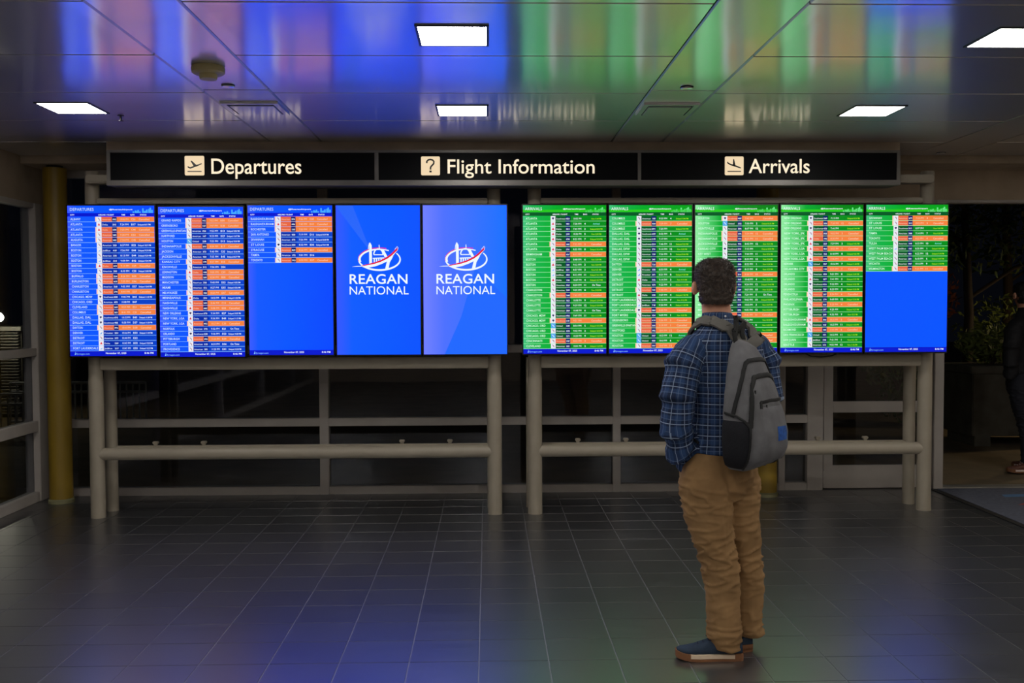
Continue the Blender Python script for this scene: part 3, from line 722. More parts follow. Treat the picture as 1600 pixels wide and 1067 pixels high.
def logo_board(cx, w, px0, label, stops, diag):
    t, sc = board_base(cx, w, label, stops, 'airport name screens')
    mb = MB(); W_, R_ = 0, 1
    k = 1 / (10.67 * 214.4)
    # picture units of the emblem: x from the screen centre, z from the top of the panel
    def q(x, yv): return ((x - 545) * k, SH_ - (370 + yv / 10.67 - 321) / 214.4)
    def P(pts): return [q(*p) for p in pts]
    y1, y2 = -0.0008, -0.0012
    if diag:
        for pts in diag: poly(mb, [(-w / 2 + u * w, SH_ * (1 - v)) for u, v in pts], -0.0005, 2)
    ring = [(565 + 345 * math.cos(a), 375 + 178 * math.sin(a)) for a in [math.radians(-35 + 6 * j) for j in range(0, 40)]]
    strip_poly(mb, P(ring), [k * (18 + 12 * math.sin(math.pi * j / 39)) for j in range(40)], y1, 0)
    ring = [(560 + 325 * math.cos(a), 375 + 168 * math.sin(a)) for a in [math.radians(165 + 5 * j) for j in range(0, 28)]]
    strip_poly(mb, P(ring), [k * (38 - 22 * j / 27) for j in range(28)], y1, 0)
    ring = [(563 + 348 * math.cos(a), 375 + 192 * math.sin(a)) for a in [math.radians(170 + 5 * j) for j in range(0, 25)]]
    strip_poly(mb, P(ring), k * 13, y1, 1)
    poly(mb, P([(395, 445), (395, 140), (412, 92), (438, 140), (442, 432)]), y2, 0)
    strip_poly(mb, P([(376, 250), (386, 150), (404, 96)]), k * 9, y1, 0)
    dome = [(548 + 76 * math.cos(a), 292 - 92 * math.sin(a)) for a in [math.radians(6 * j) for j in range(31)]]
    strip_poly(mb, P(dome), k * 20, y1, 0)
    poly(mb, P([(556, 205), (556, 135), (566, 128), (574, 205)]), y1, 0)
    poly(mb, P([(470, 290), (625, 290), (625, 306), (470, 306)]), y1, 0); poly(mb, P([(455, 350), (645, 342), (645, 356), (455, 368)]), y1, 0)
    for x in (470, 508, 546, 584, 615): poly(mb, P([(x, 360), (x + 20, 358), (x + 18, 418 - (x - 470) * .18), (x - 2, 424 - (x - 470) * .18)]), y1, 0)
    poly(mb, P([(590, 215), (640, 215), (700, 330), (655, 345)]), y1, 0)
    top = [(265, 478), (360, 455), (470, 428), (580, 390), (680, 340), (760, 280), (820, 222), (872, 178)]
    mid = [(268, 488), (365, 472), (480, 450), (590, 415), (695, 365), (775, 308), (835, 250), (868, 222)]
    bot = [(290, 505), (380, 512), (490, 492), (605, 450), (710, 400), (785, 325), (838, 258), (868, 225)]
    n = len(top)
    for j in range(n - 1):
        poly(mb, P([top[j], top[j + 1], mid[j + 1], mid[j]]), y2, 1); poly(mb, P([mid[j], mid[j + 1], bot[j + 1], bot[j]]), y2, 0)
    strip_poly(mb, P([(820, 210), (865, 160), (878, 178), (868, 222)]), k * 8, y2, 0)
    poly(mb, P([(690, 405), (800, 315), (735, 430), (718, 522), (660, 530)]), y2, 0)
    poly(mb, P([(105, 498), (185, 484), (285, 482), (270, 494)]), y2, 0)
    x0, z0 = q(50, 780); x1, _ = q(1050, 780)
    text(mb, 'REAGAN', x0, z0, k * 155, y1, 0, 'L', x1 - x0, 5, 0.012, 0.02)
    x0, z0 = q(50, 960)
    text(mb, 'NATIONAL', x0, z0, k * 135, y1, 0, 'L', x1 - x0, 5, 0.0, 0.03)
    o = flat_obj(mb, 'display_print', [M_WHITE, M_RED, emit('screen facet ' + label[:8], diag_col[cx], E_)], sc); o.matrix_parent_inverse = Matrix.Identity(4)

GD, GA = 'departure boards', 'arrival boards'
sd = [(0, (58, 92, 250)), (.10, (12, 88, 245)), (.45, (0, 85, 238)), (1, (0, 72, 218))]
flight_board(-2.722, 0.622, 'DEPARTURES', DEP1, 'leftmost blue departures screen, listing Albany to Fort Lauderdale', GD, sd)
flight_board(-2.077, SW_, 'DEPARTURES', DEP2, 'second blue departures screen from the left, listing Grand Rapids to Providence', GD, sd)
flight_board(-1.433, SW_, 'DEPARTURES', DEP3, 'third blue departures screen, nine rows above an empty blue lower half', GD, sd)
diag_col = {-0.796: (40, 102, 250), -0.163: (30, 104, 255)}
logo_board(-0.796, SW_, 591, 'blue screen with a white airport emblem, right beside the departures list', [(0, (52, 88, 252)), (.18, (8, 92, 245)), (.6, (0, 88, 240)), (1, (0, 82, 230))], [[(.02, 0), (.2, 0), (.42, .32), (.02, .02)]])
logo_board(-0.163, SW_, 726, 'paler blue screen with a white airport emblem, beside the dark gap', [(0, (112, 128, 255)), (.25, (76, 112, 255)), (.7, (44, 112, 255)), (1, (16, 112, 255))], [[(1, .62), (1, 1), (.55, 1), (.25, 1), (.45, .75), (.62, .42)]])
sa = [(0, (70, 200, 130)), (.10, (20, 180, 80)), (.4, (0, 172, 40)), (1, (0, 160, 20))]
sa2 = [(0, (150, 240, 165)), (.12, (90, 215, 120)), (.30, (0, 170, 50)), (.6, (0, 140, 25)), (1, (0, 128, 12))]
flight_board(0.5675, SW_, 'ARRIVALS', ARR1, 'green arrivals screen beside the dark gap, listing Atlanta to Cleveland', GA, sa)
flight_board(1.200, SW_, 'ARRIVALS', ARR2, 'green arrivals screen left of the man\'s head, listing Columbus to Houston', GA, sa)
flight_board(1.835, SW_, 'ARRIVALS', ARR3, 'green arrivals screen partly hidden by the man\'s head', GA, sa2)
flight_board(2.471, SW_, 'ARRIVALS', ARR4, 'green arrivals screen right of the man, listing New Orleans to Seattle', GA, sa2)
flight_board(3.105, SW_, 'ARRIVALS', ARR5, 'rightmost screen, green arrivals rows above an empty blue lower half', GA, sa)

for o_ in [c for c in S.objects if c.name.startswith('flight_screen') and abs(c.location.x - 2.471) < .01]:
    tube('cable', BLACK, [(2.36, 7.12, 1.215), (2.42, 7.13, 1.185), (2.50, 7.135, 1.178), (2.58, 7.13, 1.187), (2.64, 7.12, 1.215)], .005, o_, 8)
# ================================================================== FLOOR MAT
m = empty('entrance_mat', (4.9, 7.2, 0))
MATC = mat('mat rubber', (74, 78, 92), 0.8, vary=0.25, scale=40)
box('mat_body', MATC, 3.80, 6.0, 6.2, 8.0, 0.0005, 0.008, m, 0.003)
box('mat_border', mat('mat border', (16, 16, 18), 0.7), 3.745, 3.80, 6.15, 8.0, 0.0005, 0.007, m, 0.002)
mb = MB()
def fl(mb, pts, mi): mb.add([(p[0], p[1], 0.0084) for p in pts], [tuple(range(len(pts)))], mi)
for k, (x, y) in enumerate(((4.18, 7.62), (4.5, 7.66), (4.85, 7.64), (5.2, 7.66))): fl(mb, [(x, y), (x + .27, y + .02), (x + .29, y + .12), (x + .03, y + .1)], 0)
fl(mb, [(4.12, 7.32), (5.3, 7.32), (5.3, 7.42), (4.28, 7.44)], 1); fl(mb, [(4.26, 7.47), (5.2, 7.47), (5.2, 7.52), (4.36, 7.53)], 1)
flat_obj(mb, 'printed_emblem', [mat('mat print blue', (70, 110, 150), 0.8), mat('mat print red', (150, 52, 46), 0.8)], m)
tag(m, 'grey rubber entrance mat with red and blue print inside the doorway', 'mat')

# ================================================================== PERSON
def remesh(mb, name, voxel, smooth=6, fac=0.5, disp=None):
    me = bpy.data.meshes.new(name); me.from_pydata(mb.v, [], mb.f)
    bm = bmesh.new(); bm.from_mesh(me); bmesh.ops.recalc_face_normals(bm, faces=bm.faces[:]); bm.to_mesh(me); bm.free()
    ob = bpy.data.objects.new('tmp', me); COL.objects.link(ob)
    md = ob.modifiers.new('r', 'REMESH'); md.mode = 'VOXEL'; md.voxel_size = voxel; md.use_smooth_shade = True
    if smooth:
        ms = ob.modifiers.new('s', 'SMOOTH'); ms.iterations = smooth; ms.factor = fac
    dg = bpy.context.evaluated_depsgraph_get()
    out = bpy.data.meshes.new_from_object(ob.evaluated_get(dg)); out.name = name
    bpy.data.objects.remove(ob); bpy.data.meshes.remove(me)
    if disp:
        ns = [v.normal.copy() for v in out.vertices]
        for v, nn in zip(out.vertices, ns): v.co += nn * disp(v.co)
    for p in out.polygons: p.use_smooth = True
    return out

def catmull(pts, n):
    pts = [Vector(p) for p in pts]; P = [pts[0] * 2 - pts[1]] + pts + [pts[-1] * 2 - pts[-2]]
    out = []
    for i in range(1, len(P) - 2):
        for k in range(n):
            t = k / n
            out.append(0.5 * ((2 * P[i]) + (P[i + 1] - P[i - 1]) * t + (2 * P[i - 1] - 5 * P[i] + 4 * P[i + 1] - P[i + 2]) * t * t + (3 * P[i] - 3 * P[i - 1] - P[i + 2] + P[i + 1]) * t ** 3))
    out.append(pts[-1]); return out

def limb(mb, pts, rads, n=5, seg=20, shrink=0.0):
    c = catmull([tuple(p) + (r,) for p, r in zip(pts, rads)], n) if False else None
    P = catmull(pts, n); R = [v.x for v in catmull([(r, 0, 0) for r in rads], n)]
    mb.tube(P, [max(0.004, r - shrink) for r in R], seg)

MY = 4.27
TY = math.radians(37)                    # torso turned to the left
wd = Vector((math.cos(TY), math.sin(TY), 0)); bd = Vector((math.sin(TY), -math.cos(TY), 0))   # width and back directions
def hr(c, a, b, ang, e=2.3):
    return (Vector(c), Vector((math.cos(ang), math.sin(ang), 0)) * a, Vector((-math.sin(ang), math.cos(ang), 0)) * b, e)
def H(px, py, dy=0.0): return at(px, py, MY + dy)

PELV = math.radians(38)
def torso_rings(s=0.0):
    L = [(1121, 704, .176, .135, 2.3), (1122, 690, .172, .132), (1127, 655, .168, .128), (1131, 620, .172, .128), (1134, 585, .182, .13), (1135, 555, .192, .128), (1134, 535, .190, .118),
         (1131, 520, .165, .10), (1127, 508, .115, .083), (1123, 500, .080, .070)]
    return [hr(H(l[0], l[1]), l[2] - s, l[3] - s, TY, 2.4) for l in L]
LARM = [H(1079, 550, -.09), H(1069, 575, -.11), H(1062, 620, -.13), H(1060, 662, -.12), H(1066, 695, -.09), H(1080, 720, -.04)]
LRAD = [.072, .077, .072, .068, .060, .048]
RARM = [H(1182, 547, .09), H(1190, 572, .09), H(1194, 620, .09), H(1192, 660, .12), H(1178, 700, .2), H(1160, 720, .24)]
RRAD = [.070, .075, .07, .064, .056, .048]
LLEG = [(1108, 705, .07, .07), (1103, 728, .105, .098), (1101, 752, .118, .11), (1106, 800, .108, .105), (1113, 840, .096, .095), (1124, 880, .078, .085), (1129, 925, .071, .079), (1130, 965, .070, .076), (1131, 992, .074, .078), (1134, 1012, .058, .068)]
RLEG = [(1140, 705, .07, .07), (1147, 728, .098, .098), (1149, 752, .105, .11), (1152, 800, .095, .10), (1156, 840, .086, .092), (1163, 880, .077, .082), (1167, 920, .072, .076), (1167, 955, .068, .074), (1168, 978, .066, .07), (1171, 992, .056, .064)]
def leg_rings(L, dy, s=0.0): return [hr(H(x, y, dy + 0.0), a - s, b - s, PELV, 2.1) for x, y, a, b in L]
def pelvis_rings(s=0.0):
    L = [(1120, 690, .160, .125), (1119, 712, .172, .138), (1120, 735, .182, .146), (1122, 760, .180, .142), (1125, 776, .14, .11)]
    return [hr(H(x, y, .01), a - s, b - s, PELV, 2.3) for x, y, a, b in L]
LDY, RDY = -.08, .035

# ---- body (skin): head, neck, torso, limbs and hands as one surface
HY = math.radians(1)
def headp(x, y, z):                       # head-local: x right, y front, z up, origin at head centre
    c = H(1115.5, 444, .02); M = Matrix.Rotation(HY, 3, 'Z')
    return c + M @ Vector((x, y, z))
mb = MB()
mb.loft(torso_rings(.022), 24); mb.loft(pelvis_rings(.02), 24)
mb.loft(leg_rings(LLEG, LDY, .022), 20); mb.loft(leg_rings(RLEG, RDY, .022), 20)
limb(mb, LARM, LRAD, 4, 16, .022); limb(mb, RARM, RRAD, 4, 16, .022)
mb.tube([H(1124, 520, .0), H(1121, 500, .005), H(1119, 482, .012), H(1117, 462, .02)], [.078, .068, .064, .062], 20)
mb.ell(headp(0, -.005, .018), .078, .096, .092, HY, 24, 16); mb.ell(headp(0, .03, -.045), .060, .062, .072, HY, 20, 12); mb.ell(headp(0, .06, -.085), .034, .03, .026, HY)
mb.ell(headp(0, .098, -.022), .013, .018, .018, HY); mb.ell(headp(0, .094, .0), .009, .012, .026, HY)
mb.ell(headp(0, .082, -.058), .024, .012, .008, HY); mb.ell(headp(0, .084, .026), .052, .012, .009, HY)
for s_ in (-1, 1):
    mb.ell(headp(s_ * .089, -.004, -.018), .008, .022, .034, HY + s_ * math.radians(-26), 12, 8)
    mb.ell(headp(s_ * .083, .004, -.03), .012, .014, .018, HY)
    mb.ell(headp(s_ * .0945, -.014, -.010), .0055, .008, .026, HY)
def hand(mb, w, d, nrm):
    """palm plus five bent fingers: w wrist, d pointing direction, nrm side axis"""
    d = d.normalized(); s_ = (nrm - d * nrm.dot(d)).normalized(); b = d.cross(s_)
    mb.loft([(w, s_ * .024, b * .017, 2.2), (w + d * .03, s_ * .034, b * .016, 2.4), (w + d * .085, s_ * .042, b * .014, 2.6), (w + d * .095, s_ * .036, b * .010, 2.4)], 16)
    for k, (o, ln) in enumerate(((-.031, .062), (-.010, .072), (.011, .068), (.031, .054))):
        p = w + d * .085 + s_ * o
        mb.tube([p, p + d * ln * .45, p + d * ln * .8 + b * .014, p + d * ln * .9 + b * .034], [.0095, .009, .008, .006], 10)
    p = w + d * .03 - s_ * .028
    mb.tube([p, p + d * .03 - s_ * .02, p + d * .06 - s_ * .02 + b * .012], [.012, .011, .008], 10)
fd = Vector((-math.sin(TY), math.cos(TY), 0))
hand(mb, LARM[-1], Vector((0.2, .12, -1)), fd); hand(mb, RARM[-1], Vector((-0.1, .05, -1)), fd)
for hx, hy, an in ((H(1152, 1030).x, MY + LDY - .005, 177), (at(1168, 1015, 4.27).x, 4.262, 108)):
    c = Vector((hx, hy, .055)); a_ = math.radians(an); f_ = Vector((math.cos(a_), math.sin(a_), 0))
    mb.ell(c + f_ * .135 + Vector((0, 0, -.012)), .12, .030, .026, a_); mb.tube([c + f_ * .05 + Vector((0, 0, -.01)), c + f_ * .05 + Vector((0, 0, .08))], .032, 12)
SKIN = mat('skin', (196, 140, 112), 0.55, spec=0.35, vary=0.08, scale=25)
body_me = remesh(mb, 'person', 0.0055, 5)
body_me.materials.append(SKIN)
person = bpy.data.objects.new('person', body_me); COL.objects.link(person)
tag(person, 'man in navy plaid shirt and tan trousers seen from behind, looking at the screens', 'person')
for s_ in (-1, 1):
    MB().ell(headp(s_ * .031, .083, .008), .013, .011, .009, HY).obj('eye', mat('eye', (225, 220, 215), 0.2), person, True)

# ---- hair: short cap with strands
mb = MB()
HL = [(-.098, .060, .056, -.036), (-.075, .071, .070, -.034), (-.04, .079, .083, -.026), (0, .083, .094, -.016), (.035, .085, .099, -.010), (.065, .082, .096, -.008), (.088, .072, .084, -.008), (.104, .054, .064, -.008), (.113, .03, .036, -.008)]
mb.loft([(headp(0, y, z), (headp(1, 0, 0) - headp(0, 0, 0)) * a, (headp(0, 1, 0) - headp(0, 0, 0)) * b, 2.5) for z, a, b, y in HL], 32)
hm = remesh(mb, 'hair', 0.006, 3)
bm = bmesh.new(); bm.from_mesh(hm)
Minv = Matrix.Rotation(-HY, 3, 'Z'); hc = headp(0, 0, 0)
kill = []
for v in bm.verts:
    l = Minv @ (v.co - hc)
    hl = .045 if l.y > .05 else (-.022 if l.y > -.02 else (-.03 if abs(l.x) > .076 else -.094))     # hairline: forehead, sideburn, nape
    if l.z < hl: kill.append(v)
bmesh.ops.delete(bm, geom=kill, context='VERTS')
bm.normal_update()
strand = []
fs = [f for f in bm.faces]
rnd = random.Random(3)
for v in bm.verts: v.co += v.normal * (0.006 * noise.noise(v.co * 60) + 0.004 * noise.noise(v.co * 140))
for _ in range(9000):
    f = fs[rnd.randrange(len(fs))]; c = f.calc_center_median(); l = Minv @ (c - hc)
    short = max(.3, min(1.0, (l.z + .10) / .12))
    dirv = (f.normal * .45 + Vector((rnd.uniform(-.5, .5), rnd.uniform(-.5, .5), rnd.uniform(-1.2, .1)))).normalized()
    strand.append((c, dirv * rnd.uniform(.008, .018) * short, f.normal.cross(dirv).normalized() * .0011))
bm.to_mesh(hm); bm.free()
HAIR = mat('dark brown hair', (58, 46, 38), 0.5, vary=0.55, scale=90, spec=0.45)
hm.materials.append(HAIR)
for p in hm.polygons: p.use_smooth = True
hair = link('hair', hm, person)
mb = MB()
for c, d, s_ in strand: mb.add([c - s_, c + s_, c + d], [(0, 1, 2)])
me = bpy.data.meshes.new('hair_strands'); me.from_pydata(mb.v, [], mb.f); me.materials.append(HAIR)
o = link('hair_strands', me, hair); o['kind'] = 'stuff'

# ---- shirt
def seg_d(p, pts):
    best = (1e9, 0, 0); acc = 0
    for i in range(len(pts) - 1):
        a, b = pts[i], pts[i + 1]; ab = b - a; L = ab.length
        t = max(0, min(1, (p - a).dot(ab) / (L * L)))
        d = (p - a - ab * t).length
        if d < best[0]: best = (d, acc + t * L, i + t)
        acc += L
    return best
def shirt_fold(p):
    da = min(seg_d(p, LARM), seg_d(p, RARM))
    f = 0.0065 * noise.noise(Vector((p.x * 9, p.y * 9, p.z * 5))) + 0.004 * noise.noise(Vector((p.x * 14, p.y * 14, p.z * 26)))
    if da[0] < .1:
        f += 0.006 * math.sin(da[1] * 75 + 3 * noise.noise(p * 8)) * max(0, min(1, (da[1] - .30) / .18))
        f += 0.004 * noise.noise(Vector((p.x * 20, p.y * 20, p.z * 34)))
    return f
mb = MB()
mb.loft(torso_rings(0), 28)
def arm_pts(A): return A[:-1] + [A[-1] + (A[-2] - A[-1]) * .15]
limb(mb, arm_pts(LARM), LRAD, 4, 20); limb(mb, arm_pts(RARM), RRAD, 4, 20)
mb.ell(H(1086, 545, -.085), .078, .075, .068); mb.ell(H(1177, 541, .085), .078, .075, .066)
# collar
col_c = [H(1122, 505, .0), H(1120.5, 496, .0), H(1119.5, 488, .0)]
mb.loft([(col_c[0], wd * .083, bd * .074, 2), (col_c[1], wd * .074, bd * .070, 2), (col_c[2], wd * .069, bd * .066, 2)], 24)
sm = remesh(mb, 'shirt', 0.0075, 5, 0.5, shirt_fold)
uvl = sm.uv_layers.new(name='UVMap')
tc0 = H(1131, 600)
LA, RA = arm_pts(LARM), arm_pts(RARM)
def arm_uv(p, A, ref):
    d, s_, ti = seg_d(p, A); i = min(int(ti), len(A) - 2)
    ax = (A[i + 1] - A[i]).normalized(); c = A[i] + (A[i + 1] - A[i]) * (ti - i)
    r = p - c; x = ref - ax * ref.dot(ax); x.normalize(); y = ax.cross(x)
    return math.atan2(r.dot(y), r.dot(x)) * .07, s_
for pl in sm.polygons:
    c = pl.center
    ld, ls, lt = seg_d(c, LA); rd, rs, _ = seg_d(c, RA)
    rel = c - tc0; tt = math.hypot(rel.dot(wd) / .185, rel.dot(bd) / .13)
    A = None
    if ld < .1 and ld / .075 < tt * 1.02: A = LA
    elif rd < .1 and rd / .075 < tt * 1.02: A = RA
    a0 = None
    for li in pl.loop_indices:
        p = sm.vertices[sm.loops[li].vertex_index].co
        if A: u, v = arm_uv(p, A, bd)
        else:
            r = p - tc0; ang = math.atan2(r.dot(wd), r.dot(bd)); u, v = ang * .165, p.z
        if a0 is not None and abs(u - a0) > .2: u += math.copysign(2 * math.pi * (.07 if A else .165), a0 - u)
        if a0 is None: a0 = u
        uvl.data[li].uv = (u, v)
sm.materials.append(plaid_mat())
shirt = link('shirt', sm, person)
cb = H(1133.5, 494, -.085)
MB().ell(cb, .0045, .003, .0045, 0, 10, 6).obj('collar_button', mat('button', (220, 220, 220), 0.3), shirt, True)

# ---- trousers
def trouser_fold(p):
    z = p.z
    f = 0.006 * noise.noise(Vector((p.x * 7 + p.z * 3, p.y * 7, p.z * 9)))
    kn = math.exp(-((z - .46) / .17) ** 2); hm_ = math.exp(-((z - .10) / .09) ** 2); ht = math.exp(-((z - .74) / .08) ** 2)
    q = noise.noise(Vector((p.x * 10 - p.z * 6, p.y * 10, p.z * 30)))
    f += 0.012 * (kn + .9 * hm_ + .8 * ht) * ((1 - abs(q) * 2.2) ** 3 - .25)
    f += 0.003 * noise.noise(Vector((p.x * 26, p.y * 26, p.z * 12)))
    return f
mb = MB()
mb.loft(pelvis_rings(0), 28); mb.loft(leg_rings(LLEG, LDY), 24); mb.loft(leg_rings(RLEG, RDY), 24)
mb.ell(LARM[-1] + Vector((.014, .012, -.085)), .058, .058, .12); mb.ell(RARM[-1] + Vector((-.008, -.005, -.085)), .055, .058, .12)     # hands in the pockets
mb.ell(H(1140, 742, -.04), .11, .09, .075)
tm = remesh(mb, 'trousers', 0.007, 5, 0.5, trouser_fold)
KHAKI = mat('tan cotton twill', (143, 111, 75), 0.85, spec=0.15, vary=0.16, scale=9, bump=0.1, bscale=900)
tm.materials.append(KHAKI)
trousers = link('trousers', tm, person)

# ---- shoes
NAVYS = mat('navy suede', (44, 56, 72), 0.8, spec=0.2, vary=0.2, scale=30); GUM = mat('gum rubber', (126, 82, 50), 0.6)
MIDW = mat('pale foxing', (214, 190, 164), 0.6); LACE = mat('dark blue lace', (22, 26, 52), 0.8)
def make_shoe(heel, ang, parent):
    X_ = Vector((math.cos(ang), math.sin(ang), 0)); Y_ = Vector((-math.sin(ang), math.cos(ang), 0)); Zv = Vector((0, 0, 1))
    def T(x, y, z): return heel + X_ * x + Y_ * y + Zv * z
    prof = [(0, .022), (.012, .031), (.04, .036), (.09, .035), (.14, .038), (.19, .045), (.235, .046), (.268, .038), (.288, .024), (.296, .010)]
    spr = lambda x: 0.014 * max(0, (x - .2) / .1) ** 2
    def slab(g, z0, z1, a=0, b=99, n0=0):
        mb = MB(); pr = [p for p in prof if a - 1e-6 <= p[0] <= b + 1e-6]
        bot = [T(x, w + g, z0 + spr(x)) for x, w in pr] + [T(x, -w - g, z0 + spr(x)) for x, w in reversed(pr)]
        topv = [T(x, w + g, z1 + spr(x)) for x, w in pr] + [T(x, -w - g, z1 + spr(x)) for x, w in reversed(pr)]
        n = len(bot); mb.add(bot + topv, [tuple(range(n - 1, -1, -1)), tuple(range(n, 2 * n))] + [(k, (k + 1) % n, n + (k + 1) % n, n + k) for k in range(n)])
        return mb
    up_ = MB()
    tops = [(0.004, .028, .070), (.02, .032, .078), (.05, .034, .082), (.09, .034, .088), (.12, .036, .092), (.15, .038, .086), (.18, .041, .074), (.215, .043, .060), (.25, .040, .050), (.275, .030, .043), (.29, .014, .036)]
    up_.loft([(T(x, 0, (h + .02) / 2 + spr(x)), Y_ * w, Zv * ((h - .016) / 2), 2.6) for x, w, h in tops], 20)
    sh = up_.obj('shoe', NAVYS, parent, True)
    slab(.003, 0.0, .018).obj('outsole', GUM, sh)
    slab(.0045, .013, .030, .04, .235).obj('midsole_stripe', MIDW, sh)
    slab(.0042, .010, .034, 0, .04).obj('heel_bumper', GUM, sh); slab(.004, .012, .030, .235, .3).obj('toe_bumper', GUM, sh)
    for k in range(4):
        x = .125 + k * .022; h = [.0925, .0865, .078, .0695][k]
        tube('lace', LACE, [T(x, -.024, h - .008), T(x + .006, 0, h + .003), T(x + .004, .024, h - .008)], .0032, sh, 8)
    tube('lace', LACE, [T(.12, 0, .095), T(.128, .028, .102), T(.15, .034, .092)], .003, sh, 8); tube('lace', LACE, [T(.12, 0, .095), T(.13, -.028, .104), T(.155, -.036, .09)], .003, sh, 8)
    return sh
make_shoe(Vector((H(1152, 1030).x + .0, MY + LDY - .005, 0.0)), math.radians(177), person)
make_shoe(Vector((at(1168, 1015, 4.27).x, 4.262, 0.0)), math.radians(108), person)

# ================================================================== BACKPACK
pack = empty('backpack', H(1165, 728, -.17))
GREY = mat('grey heather canvas', (106, 105, 107), 0.9, spec=0.15, vary=0.18, scale=14, bump=0.25, bscale=700)
MESHD = mat('dark mesh pocket', (30, 30, 34), 0.9, spec=0.2, vary=0.3, scale=300); ZIP = mat('black zip tape', (6, 6, 7), 0.7)
STRAPM = mat('grey webbing', (104, 101, 96), 0.9, spec=0.1, bump=0.3, bscale=500)
PYAW = math.radians(43)
pw = Vector((math.cos(PYAW), math.sin(PYAW), 0)); pb = Vector((math.sin(PYAW), -math.cos(PYAW), 0))
tc_ = H(1131, 620); pc = tc_ + pb * .112
tgt = at(1166, 640, (pc + pb * .09).y)           # slides sideways on the back until it hangs where it is worn
pc = pc + pw * ((tgt.x - (pc + pb * .09).x) / pw.x * .8)
prof = [(.862, .05, .07), (.872, .085, .10), (.89, .115, .142), (.925, .138, .176), (.97, .147, .190), (1.03, .147, .190), (1.08, .138, .178), (1.13, .132, .168), (1.19, .123, .155), (1.25, .111, .139), (1.30, .098, .121), (1.346, .082, .102), (1.385, .061, .078), (1.41, .037, .05), (1.42, .014, .02)]
def prof_at(z):
    for k in range(len(prof) - 1):
        if prof[k][0] <= z <= prof[k + 1][0]:
            t = (z - prof[k][0]) / (prof[k + 1][0] - prof[k][0])
            return [prof[k][j] + (prof[k + 1][j] - prof[k][j]) * t for j in (1, 2)]
    return list(prof[0][1:]) if z < prof[0][0] else list(prof[-1][1:])
def PS(q, z):
    """point on the pack surface; q runs round it: -1..1 across the outer face (left to right), -3..-1 the wearer's left side, 1..3 the right side, the rest lies on the back"""
    w, d = prof_at(z); e = 3.6
    q = (q + 4) % 8 - 4
    if -1 <= q <= 1: sx, sy = q, 1
    elif -3 <= q < -1: sx, sy = -1, q + 2
    elif 1 < q <= 3: sx, sy = 1, 2 - q
    elif q > 3: sx, sy = 4 - q, -1
    else: sx, sy = -4 - q, -1
    k = (abs(sx) ** e + abs(sy) ** e) ** (-1 / e)
    return Vector((pc.x, pc.y, 0)) + pw * (sx * k * w) + pb * (sy * k * d / 2 + d / 2) + Vector((0, 0, z))
mb = MB(); rings = []
n = 48; vs, fs = [], []
zs = [p[0] for p in prof]
zz = []
for a, b in zip(zs, zs[1:]):
    m_ = max(1, int((b - a) / .018)); zz += [a + (b - a) * k / m_ for k in range(m_)]
zz.append(zs[-1])
for z in zz:
    for k in range(n): vs.append(PS(8 * k / n - 4, z))
for i in range(len(zz) - 1):
    for k in range(n): fs.append((i * n + k, i * n + (k + 1) % n, (i + 1) * n + (k + 1) % n, (i + 1) * n + k))
fs += [tuple(range(n)), tuple(range((len(zz) - 1) * n, len(zz) * n))]
mb.add(vs, fs)
pme = mb.mesh('pack_body', [GREY], True)
for v in pme.vertices:
    v.co += v.normal * (0.006 * noise.noise(Vector((v.co.x * 8, v.co.y * 8, v.co.z * 6 + 5))) + 0.003 * noise.noise(v.co * 22))
pbody = link('pack_body', pme, pack)
bvh = BVHTree.FromPolygons([v.co.copy() for v in pme.vertices], [tuple(p.vertices) for p in pme.polygons])
def snap(p, off):
    c, nn, _, _ = bvh.find_nearest(p)
    return c + nn * off, nn
def ribbon(name, mt, pts, width, thick, parent, bv=bvh, off=0.002, sub=8):
    P = []
    for p in catmull(pts, sub):
        if bv is not None:
            c, nn, _, _ = bv.find_nearest(p); P.append((c + nn * off, nn))
        else: P.append((p, None))
    rings = []
    for i, (p, nn) in enumerate(P):
        t = (P[min(i + 1, len(P) - 1)][0] - P[max(i - 1, 0)][0]).normalized()
        if nn is None: nn = bd
        s_ = t.cross(nn).normalized(); nn = s_.cross(t)
        rings.append((p, s_ * (width / 2), nn * (thick / 2), 4.0))
    mb = MB(); mb.loft(rings, 12); return mb.obj(name, mt, parent, True)
# raised outer pocket
def patch(name, mt, phis, zlo, zhi, off, parent, ncol=14, nrow=16, taper=0.0):
    vs, fs = [], []
    for r in range(nrow + 1):
        v = r / nrow; z = zlo + (zhi - zlo) * v
        for c in range(ncol + 1):
            u = c / ncol; ph = phis[0] + (phis[1] - phis[0]) * u
            mid = (phis[0] + phis[1]) / 2; ph = mid + (ph - mid) * (1 - taper * v)
            edge = min(u, 1 - u, v, 1 - v) * 6; o_ = off * min(1, edge) ** .5 if edge > 0 else 0.0
            p, nn = snap(PS(ph, z), 0.0008 + o_); vs.append(p)
    for r in range(nrow):
        for c in range(ncol):
            a = r * (ncol + 1) + c; fs.append((a, a + 1, a + ncol + 2, a + ncol + 1))
    return MB().add(vs, fs).obj(name, mt, parent, True)
patch('outer_pocket', GREY, (-1.1, .95), .90, 1.262, .010, pack, taper=.05)
patch('lower_pocket', GREY, (-.75, .9), .905, 1.155, .018, pack)
patch('side_pocket', MESHD, (-2.9, -1.24), .88, 1.085, .008, pack)
patch('side_pocket', MESHD, (1.0, 2.9), .88, 1.085, .008, pack)
def path(*qz, n=5):
    out = []
    for (a, b), (c, d) in zip(qz, qz[1:]):
        for k in range(n): out.append(PS(a + (c - a) * k / n, b + (d - b) * k / n))
    out.append(PS(*qz[-1])); return out
